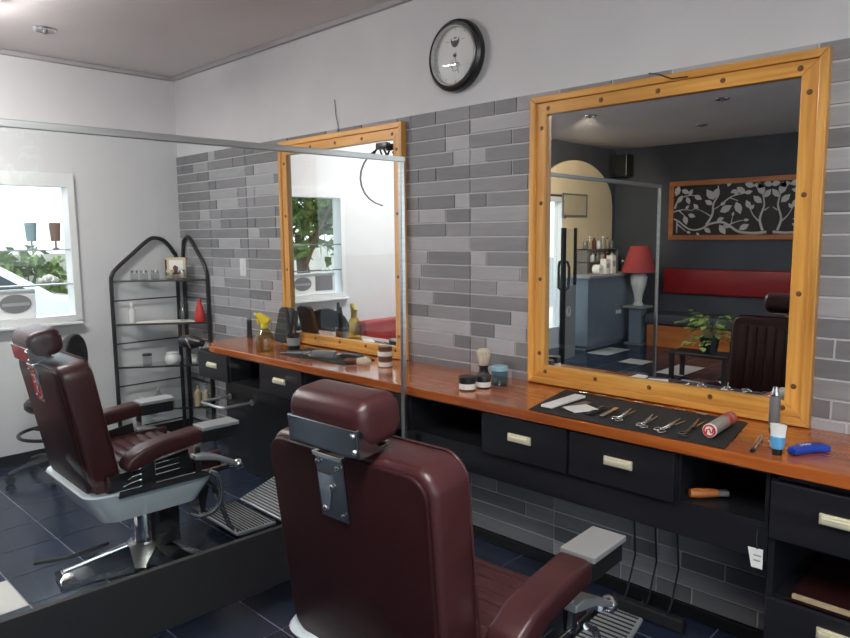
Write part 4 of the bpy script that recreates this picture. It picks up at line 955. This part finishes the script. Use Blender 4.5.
    b.build('front_ribs', 'leather', br, smooth=50)
    b = MB(); b.M = Mb; b.tube([(x, tk - .012, z) for x, z in rrect(-w + .004, w - .004, -.0, S + .001, .06, 8)], .0035, 6, closed=True); b.build('piping', 'leather', br)
    # headrest
    b = MB(); b.M = Mb; b.prism(rrect(-.032, .102, .548, .658, .042, 6), -.126, .126, axis=0, bev=.030, seg=5); hr = b.build('headrest', 'leather', t, smooth=60)
    b = MB(); b.M = Mb; b.box((-.116, -.038, .538), (.116, -.030, .602), .002); b.box((-.116, -.038, .538), (.116, .05, .546), .002)
    for s in (-1, 1): b.prism([(-.037, .538), (.03, .538), (.0, .574), (-.031, .602)], s * .116 - .003, s * .116 + .003, axis=0)
    hb = b.build('headrest_bracket', 'darkchrome', hr, smooth=0)
    b = MB(); b.M = Mb
    for z in (.558, .594): b.ball((.108, -.0395, z - .004), .006, 10)
    b.build('rivet', 'chrome', hb)
    b = MB(); b.M = Mb; b.box((-.030, .004, .44), (.030, .016, .55), .002); b.build('headrest_stem', 'steel', hr, smooth=0)
    b = MB(); b.M = Mb @ Matrix.Translation((-.026, 0, 0)); b.box((-.047, -.006, .348), (.047, .002, .508), .002); mp_ = b.build('mount_plate', 'darkchrome', t, smooth=0)
    b = MB(); b.M = Mb @ Matrix.Translation((-.026, 0, 0)); b.prism([(-.040, .46), (.005, .46), (.005, .43), (-.012, .37), (-.034, .37)], -.010, -.006, axis=1); b.build('latch_plate', 'chrome', mp_, smooth=0)
    b = MB(); b.M = Mb @ Matrix.Translation((-.026, 0, 0)); b.box((-.050, -.012, .500), (.050, .002, .512), .002); b.build('top_lip', 'chrome', mp_, smooth=0)
    for x, z in ((-.036, .486), (.032, .482), (.004, .430), (-.028, .372), (.036, .366)):
        b = MB(); b.M = Mb @ Matrix.Translation((-.026, 0, 0)); b.ball((x, -.010, z), .0075, 10, (1, .6, 1)); b.build('screw', 'chrome', mp_)
    # arms
    for s in (-1, 1):
        AX = .328; p0 = Vector((s * AX, -.06, .640)); p1 = Vector((s * AX, .225, .667)); d = p1 - p0; L = d.length; al = math.atan2(d.z, d.y)
        Ma = D @ Matrix.Translation(p0) @ Matrix.Rotation(al, 4, 'X')
        b = MB(); b.M = Ma
        b.prism([(-.05, -.052), (-.03, -.060), (.02, -.058), (.10, -.038), (L - .01, -.034), (L, -.026), (L, .020), (L - .012, .031), (.12, .030), (.03, .020), (-.03, -.005), (-.052, -.03)], -.047, .047, axis=0, bev=.020, seg=4); ar = b.build('armrest', 'leather', t, smooth=60)
        b = mb(); b.box((s * AX - .050, .225, .683), (s * AX + .050, .400, .700), .003); cp = b.build('arm_end_plate', 'satin', ar, smooth=0)
        b = mb(); b.box((s * AX - .044, .222, .630), (s * AX + .044, .392, .682), .004); b.build('plate_underside', 'black', cp, smooth=0)
        b = mb(); b.box((s * .318 - .010, -.03, .49), (s * .318 + .010, .03, .60), .003); b.build('arm_post', 'chrome', ar, smooth=0)
        b = mb(); b.box((s * .318 - .010, .205, .49), (s * .318 + .010, .235, .640), .003); b.build('arm_post', 'chrome', ar, smooth=0)
        b = mb(); b.prism([(-.15, .492), (.20, .492), (.185, .60), (-.15, .555)], s * .304 - .006, s * .304 + .006, axis=0, bev=.002); sp = b.build('side_panel', 'black', t, smooth=0)
        b = mb(); b.box((s * .281 - .017, -.16, .482), (s * .281 + .017, .345, .556), .008); b.build('seat_side', 'leather', t, smooth=50)
        for k in range(3):
            b = mb(); zz = .512 + k * .024; b.tube([(s * .309, -.10 + .02 * k, zz - .008), (s * .3105, -.06, zz + .002), (s * .3105, .04, zz + .010), (s * .309, .14, zz + .013)], .0032, 6); b.build('chrome_stripe', 'chrome', sp)
    for s in (-1, 1):
        b = mb(); b.prism([(.20, .572), (.24, .574), (.31, .550), (.405, .498), (.405, .480), (.30, .528), (.20, .552)], s * .318 - .026, s * .318 + .026, axis=0, bev=.006, seg=3); b.build('arm_bracket', 'satin', t, smooth=50)
    # side lever
    b = mb(); b.tube(smoothpath([(.335, .27, .485), (.345, .30, .46), (.345, .315, .39), (.342, .29, .31), (.335, .22, .29), (.325, .17, .31)]), .0105, 10); b.build('lever', 'steel', t)
    # footrest
    for s in (-1, 1):
        b = mb(); b.tube([(s * .15, .29, .42), (s * .16, .37, .34), (s * .165, .44, .13), (s * .165, .50, .062), (s * .165, .66, .060)], .012, 8); b.build('footrest_arm', 'chrome', t)
    def plate(y0, y1, z0, z1, w):
        a = math.atan2(z1 - z0, y1 - y0); L = math.hypot(y1 - y0, z1 - z0)
        P_ = D @ Matrix.Translation((0, y0, z0)) @ Matrix.Rotation(a, 4, 'X'); b = MB(); b.M = P_
        b.box((-w, 0, -.016), (w, L, 0), .005); f = b.build('foot_plate', 'satin', t, smooth=0)
        b = MB(); b.M = P_; n = int(L / .018)
        for k in range(n): b.box((-w + .012, .010 + k * .018, 0), (w - .012, .0145 + k * .018, .004))
        b.build('tread_ribs', 'rubber', f, smooth=0)
    plate(.46, .68, .09, .085, .20); plate(.70, .93, .092, .165, .20)
    b = mb(); b.prism([(.30, .34), (.33, .46), (.36, .44), (.36, .36), (.33, .22), (.31, .22)], -.14, .14, axis=0); b.build('front_guard', 'black', t, smooth=0)
    bpy.data.objects.remove(U)
    return t
barber_chair('near maroon barber chair right of the glass screen', (3.895, -1.350, 0), .04, 0, .113)
barber_chair('far maroon barber chair behind the glass screen by the left wall', (1.985, -1.355, 0), -.03, -.02, .185)

# ------------------------------------------------------------------ glass screen
GX = 2.947; GY0, GY1 = -1.645, -.012; GZ0, GZ1, GB = .17, 1.832, .395
t = thing('glass_screen', 'free standing glass screen with aluminium edge and black base board between stations', 'screen', (GX, -.468, 0), -.040)
b = MB(); b.box((-.003, GY0 + .008, GB - .01), (.003, GY1 - .008, GZ1 - .012)); b.build('pane', 'screenglass', t, smooth=0)
b = MB(); b.box((-.010, GY0, GZ1 - .022), (.010, GY1 + .012, GZ1), .002); b.build('top_rail', 'alu', t, smooth=0)
for y in (GY0, GY1 - .008):
    b = MB(); b.box((-.010, y - .006, .02), (.010, y + .014, GZ1 - .022), .002); p_ = b.build('post', 'alu', t, smooth=0)
    b = MB(); b.box((-.17, y - .02, 0), (.17, y + .028, .02), .004); b.build('foot', 'alu', p_, smooth=0)
b = MB(); b.box((-.012, GY0 + .014, GZ0), (.012, GY1 - .014, GB), .002); b.build('base_board', 'blackmatte', t, smooth=0)

# ------------------------------------------------------------------ outside
def xyplane(name, m, lo, hi, z): b = MB(); b.box((lo[0], lo[1], z - .1), (hi[0], hi[1], z)); return struct(b.build(name, m, smooth=0))
xyplane('ground', 'asphalt', (-40, -40), (50, 40), -.16)
xyplane('pavement', 'paving', (-3.2, -14), (-.14, 10), -.04)
xyplane('pavement', 'paving', (XR + .14, -14), (XR + 3.0, 10), -.04)
t = thing('parked_car', 'pale parked car on the street outside the left window', 'car', (-5.2, -.9, -.16), PI / 2)
b = MB(); b.prism([(-2.0, .25), (-2.05, .6), (-1.9, .82), (-1.2, .92), (-.6, 1.38), (.7, 1.40), (1.4, .95), (2.0, .85), (2.05, .35), (1.95, .25)], -.82, .82, axis=1, bev=.07, seg=3); b.build('body', 'carpaint', t)
for s in (-1, 1):
    b = MB(); b.prism([(-1.0, .96), (-.55, 1.32), (.62, 1.33), (1.15, .98)], s * .822 - .004, s * .822 + .004, axis=1); b.build('side_window', 'carglass', t, smooth=0)
    for x in (-1.25, 1.3): b = MB(); b.cyl((x, s * .72, .31), (x, s * .86, .31), .31, n=28); w_ = b.build('wheel', 'rubber', t); b = MB(); b.cyl((x, s * .862, .31), (x, s * .868, .31), .18, n=24); b.build('hub_cap', 'steel', w_)
def tree(x, y, h, R, label, n=900, seed=1):
    rn = random.Random(seed); t = thing('street_tree', label, 'tree', (x, y, -.16))
    b = MB(); b.tube([(0, 0, 0), (.05, .03, h * .35), (0, .1, h * .6)], [.16, .12, .06], 10)
    for k in range(5): a = k * 1.26; b.tube([(.03, .03, h * (.35 + .04 * k)), (R * .5 * math.cos(a), R * .5 * math.sin(a), h * .65), (R * .8 * math.cos(a), R * .8 * math.sin(a), h * .78)], [.06, .04, .02], 6)
    b.build('trunk', 'bark', t)
    b = MB(); bl = [(rn.uniform(-.6, .6) * R, rn.uniform(-.6, .6) * R, h * rn.uniform(.6, .9), R * rn.uniform(.35, .55)) for _ in range(9)]
    for k in range(n):
        cx, cy, cz, cr = rn.choice(bl); d = Vector((rn.gauss(0, 1), rn.gauss(0, 1), rn.gauss(0, 1))).normalized(); p = Vector((cx, cy, cz)) + d * cr * rn.uniform(.6, 1)
        u = Vector((rn.gauss(0, 1), rn.gauss(0, 1), rn.gauss(0, 1))).normalized(); v = u.orthogonal().normalized(); L = .16
        b.face([p - u * L, p + v * L * .5, p + u * L, p - v * L * .5])
    b.build('crown', 'leaf', t, smooth=0)
tree(-6.8, 3.6, 4.6, 1.7, 'leafy street tree seen through the left window in the mirror', 1000, 2)
tree(-5.4, -5.1, 2.9, 1.15, 'low bushy tree beyond the parked car, seen in the left mirror', 900, 5)
def shrub(x, y, h, label, seed):
    rn = random.Random(seed); t = thing('roadside_shrub', label, 'shrub', (x, y, -.16)); b = MB()
    for k in range(5): b.tube([(0, 0, 0), (.2 * math.cos(k * 1.3), .2 * math.sin(k * 1.3), h * .7)], [.03, .012], 6)
    b.build('stems', 'bark', t); b = MB()
    for k in range(420):
        d = Vector((rn.gauss(0, 1), rn.gauss(0, 1), rn.gauss(0, 1))).normalized(); q = Vector((d.x * .55, d.y * .75, h * .58 + d.z * h * .42)) * rn.uniform(.75, 1)
        u = Vector((rn.gauss(0, 1), rn.gauss(0, 1), rn.gauss(0, 1))).normalized(); v = u.orthogonal().normalized(); b.face([q - u * .12, q + v * .06, q + u * .12, q - v * .06])
    b.build('foliage', 'leaf', t, smooth=0)
for k, (yy, hh, ll) in enumerate(((-.3, 1.9, 'tallest roadside shrub by the far wall outside the left window'), (1.6, 1.6, 'middle roadside shrub by the far wall outside the left window'), (3.5, 1.75, 'rightmost roadside shrub by the far wall outside the left window'))): shrub(-9.4, yy, hh, ll, 20 + k)
tree(XR + 4.6, -1.6, 4.6, 1.8, 'leafy street tree outside the shopfront glazing on the right', 1000, 8)
b = MB(); b.box((-10.6, -10, -.16), (-10.3, 9, 1.2)); 
for k in range(20): b.box((-10.65, -9.6 + k * .95, -.16), (-10.25, -9.5 + k * .95, 1.26))
struct(b.build('boundary_wall', 'paving', smooth=0))

# ------------------------------------------------------------------ light
wd = bpy.data.worlds.new('sky'); SC.world = wd; wd.use_nodes = True
bg = wd.node_tree.nodes['Background']; bg.inputs['Color'].default_value = (.86, .93, 1.0, 1); bg.inputs['Strength'].default_value = 1.7
def area(name, loc, rot, sx, sy, e, col=(1, 1, 1), portal=False):
    l = bpy.data.lights.new(name, 'AREA'); l.shape = 'RECTANGLE'; l.size = sx; l.size_y = sy; l.energy = e; l.color = col
    o = bpy.data.objects.new(name, l); C.objects.link(o); o.location = loc; o.rotation_euler = rot
    if portal: l.cycles.is_portal = True
    return o
area('portal_left_window', (-.12, (WY0 + WY1) / 2, (WZ0 + WZ1) / 2), (0, -PI / 2, 0), WZ1 - WZ0, WY1 - WY0, 1, portal=True)
area('portal_right_window', (XR + .13, (RY0 + RY1) / 2, (RZ0 + RZ1) / 2), (0, PI / 2, 0), RZ1 - RZ0, RY1 - RY0, 1, portal=True)
area('portal_street_door', (-.12, (DY0 + DY1) / 2, 1.1), (0, -PI / 2, 0), 1.7, DY1 - DY0, 1, portal=True)

# ------------------------------------------------------------------ camera
f, yaw, pitch, roll, cx, cy = 694.4, .7691, .1199, -.0094, 5.105, -2.577
fw = Vector((-math.sin(yaw) * math.cos(pitch), math.cos(yaw) * math.cos(pitch), -math.sin(pitch))); r = Vector((math.cos(yaw), math.sin(yaw), 0)); u = r.cross(fw)
c, s = math.cos(roll), math.sin(roll); r2 = c * r + s * u; u2 = c * u - s * r
cam = bpy.data.cameras.new('camera'); co = bpy.data.objects.new('camera', cam); C.objects.link(co)
cam.sensor_fit = 'HORIZONTAL'; cam.sensor_width = 36; cam.lens = f / 850 * 36; cam.clip_start = .05
mw = Matrix.Identity(4)
for i in range(3): mw[i][0] = r2[i]; mw[i][1] = u2[i]; mw[i][2] = -fw[i]
mw[0][3], mw[1][3], mw[2][3] = cx, cy, 1.5
co.matrix_world = mw; SC.camera = co
SC.view_settings.view_transform = 'Standard'; SC.view_settings.look = 'None'; SC.view_settings.exposure = 0.8; SC.view_settings.gamma = 1
SC.cycles.max_bounces = 10; SC.cycles.diffuse_bounces = 5; SC.cycles.glossy_bounces = 6; SC.cycles.transparent_max_bounces = 16
SC.cycles.sample_clamp_indirect = 6; SC.cycles.caustics_reflective = False; SC.cycles.caustics_refractive = False
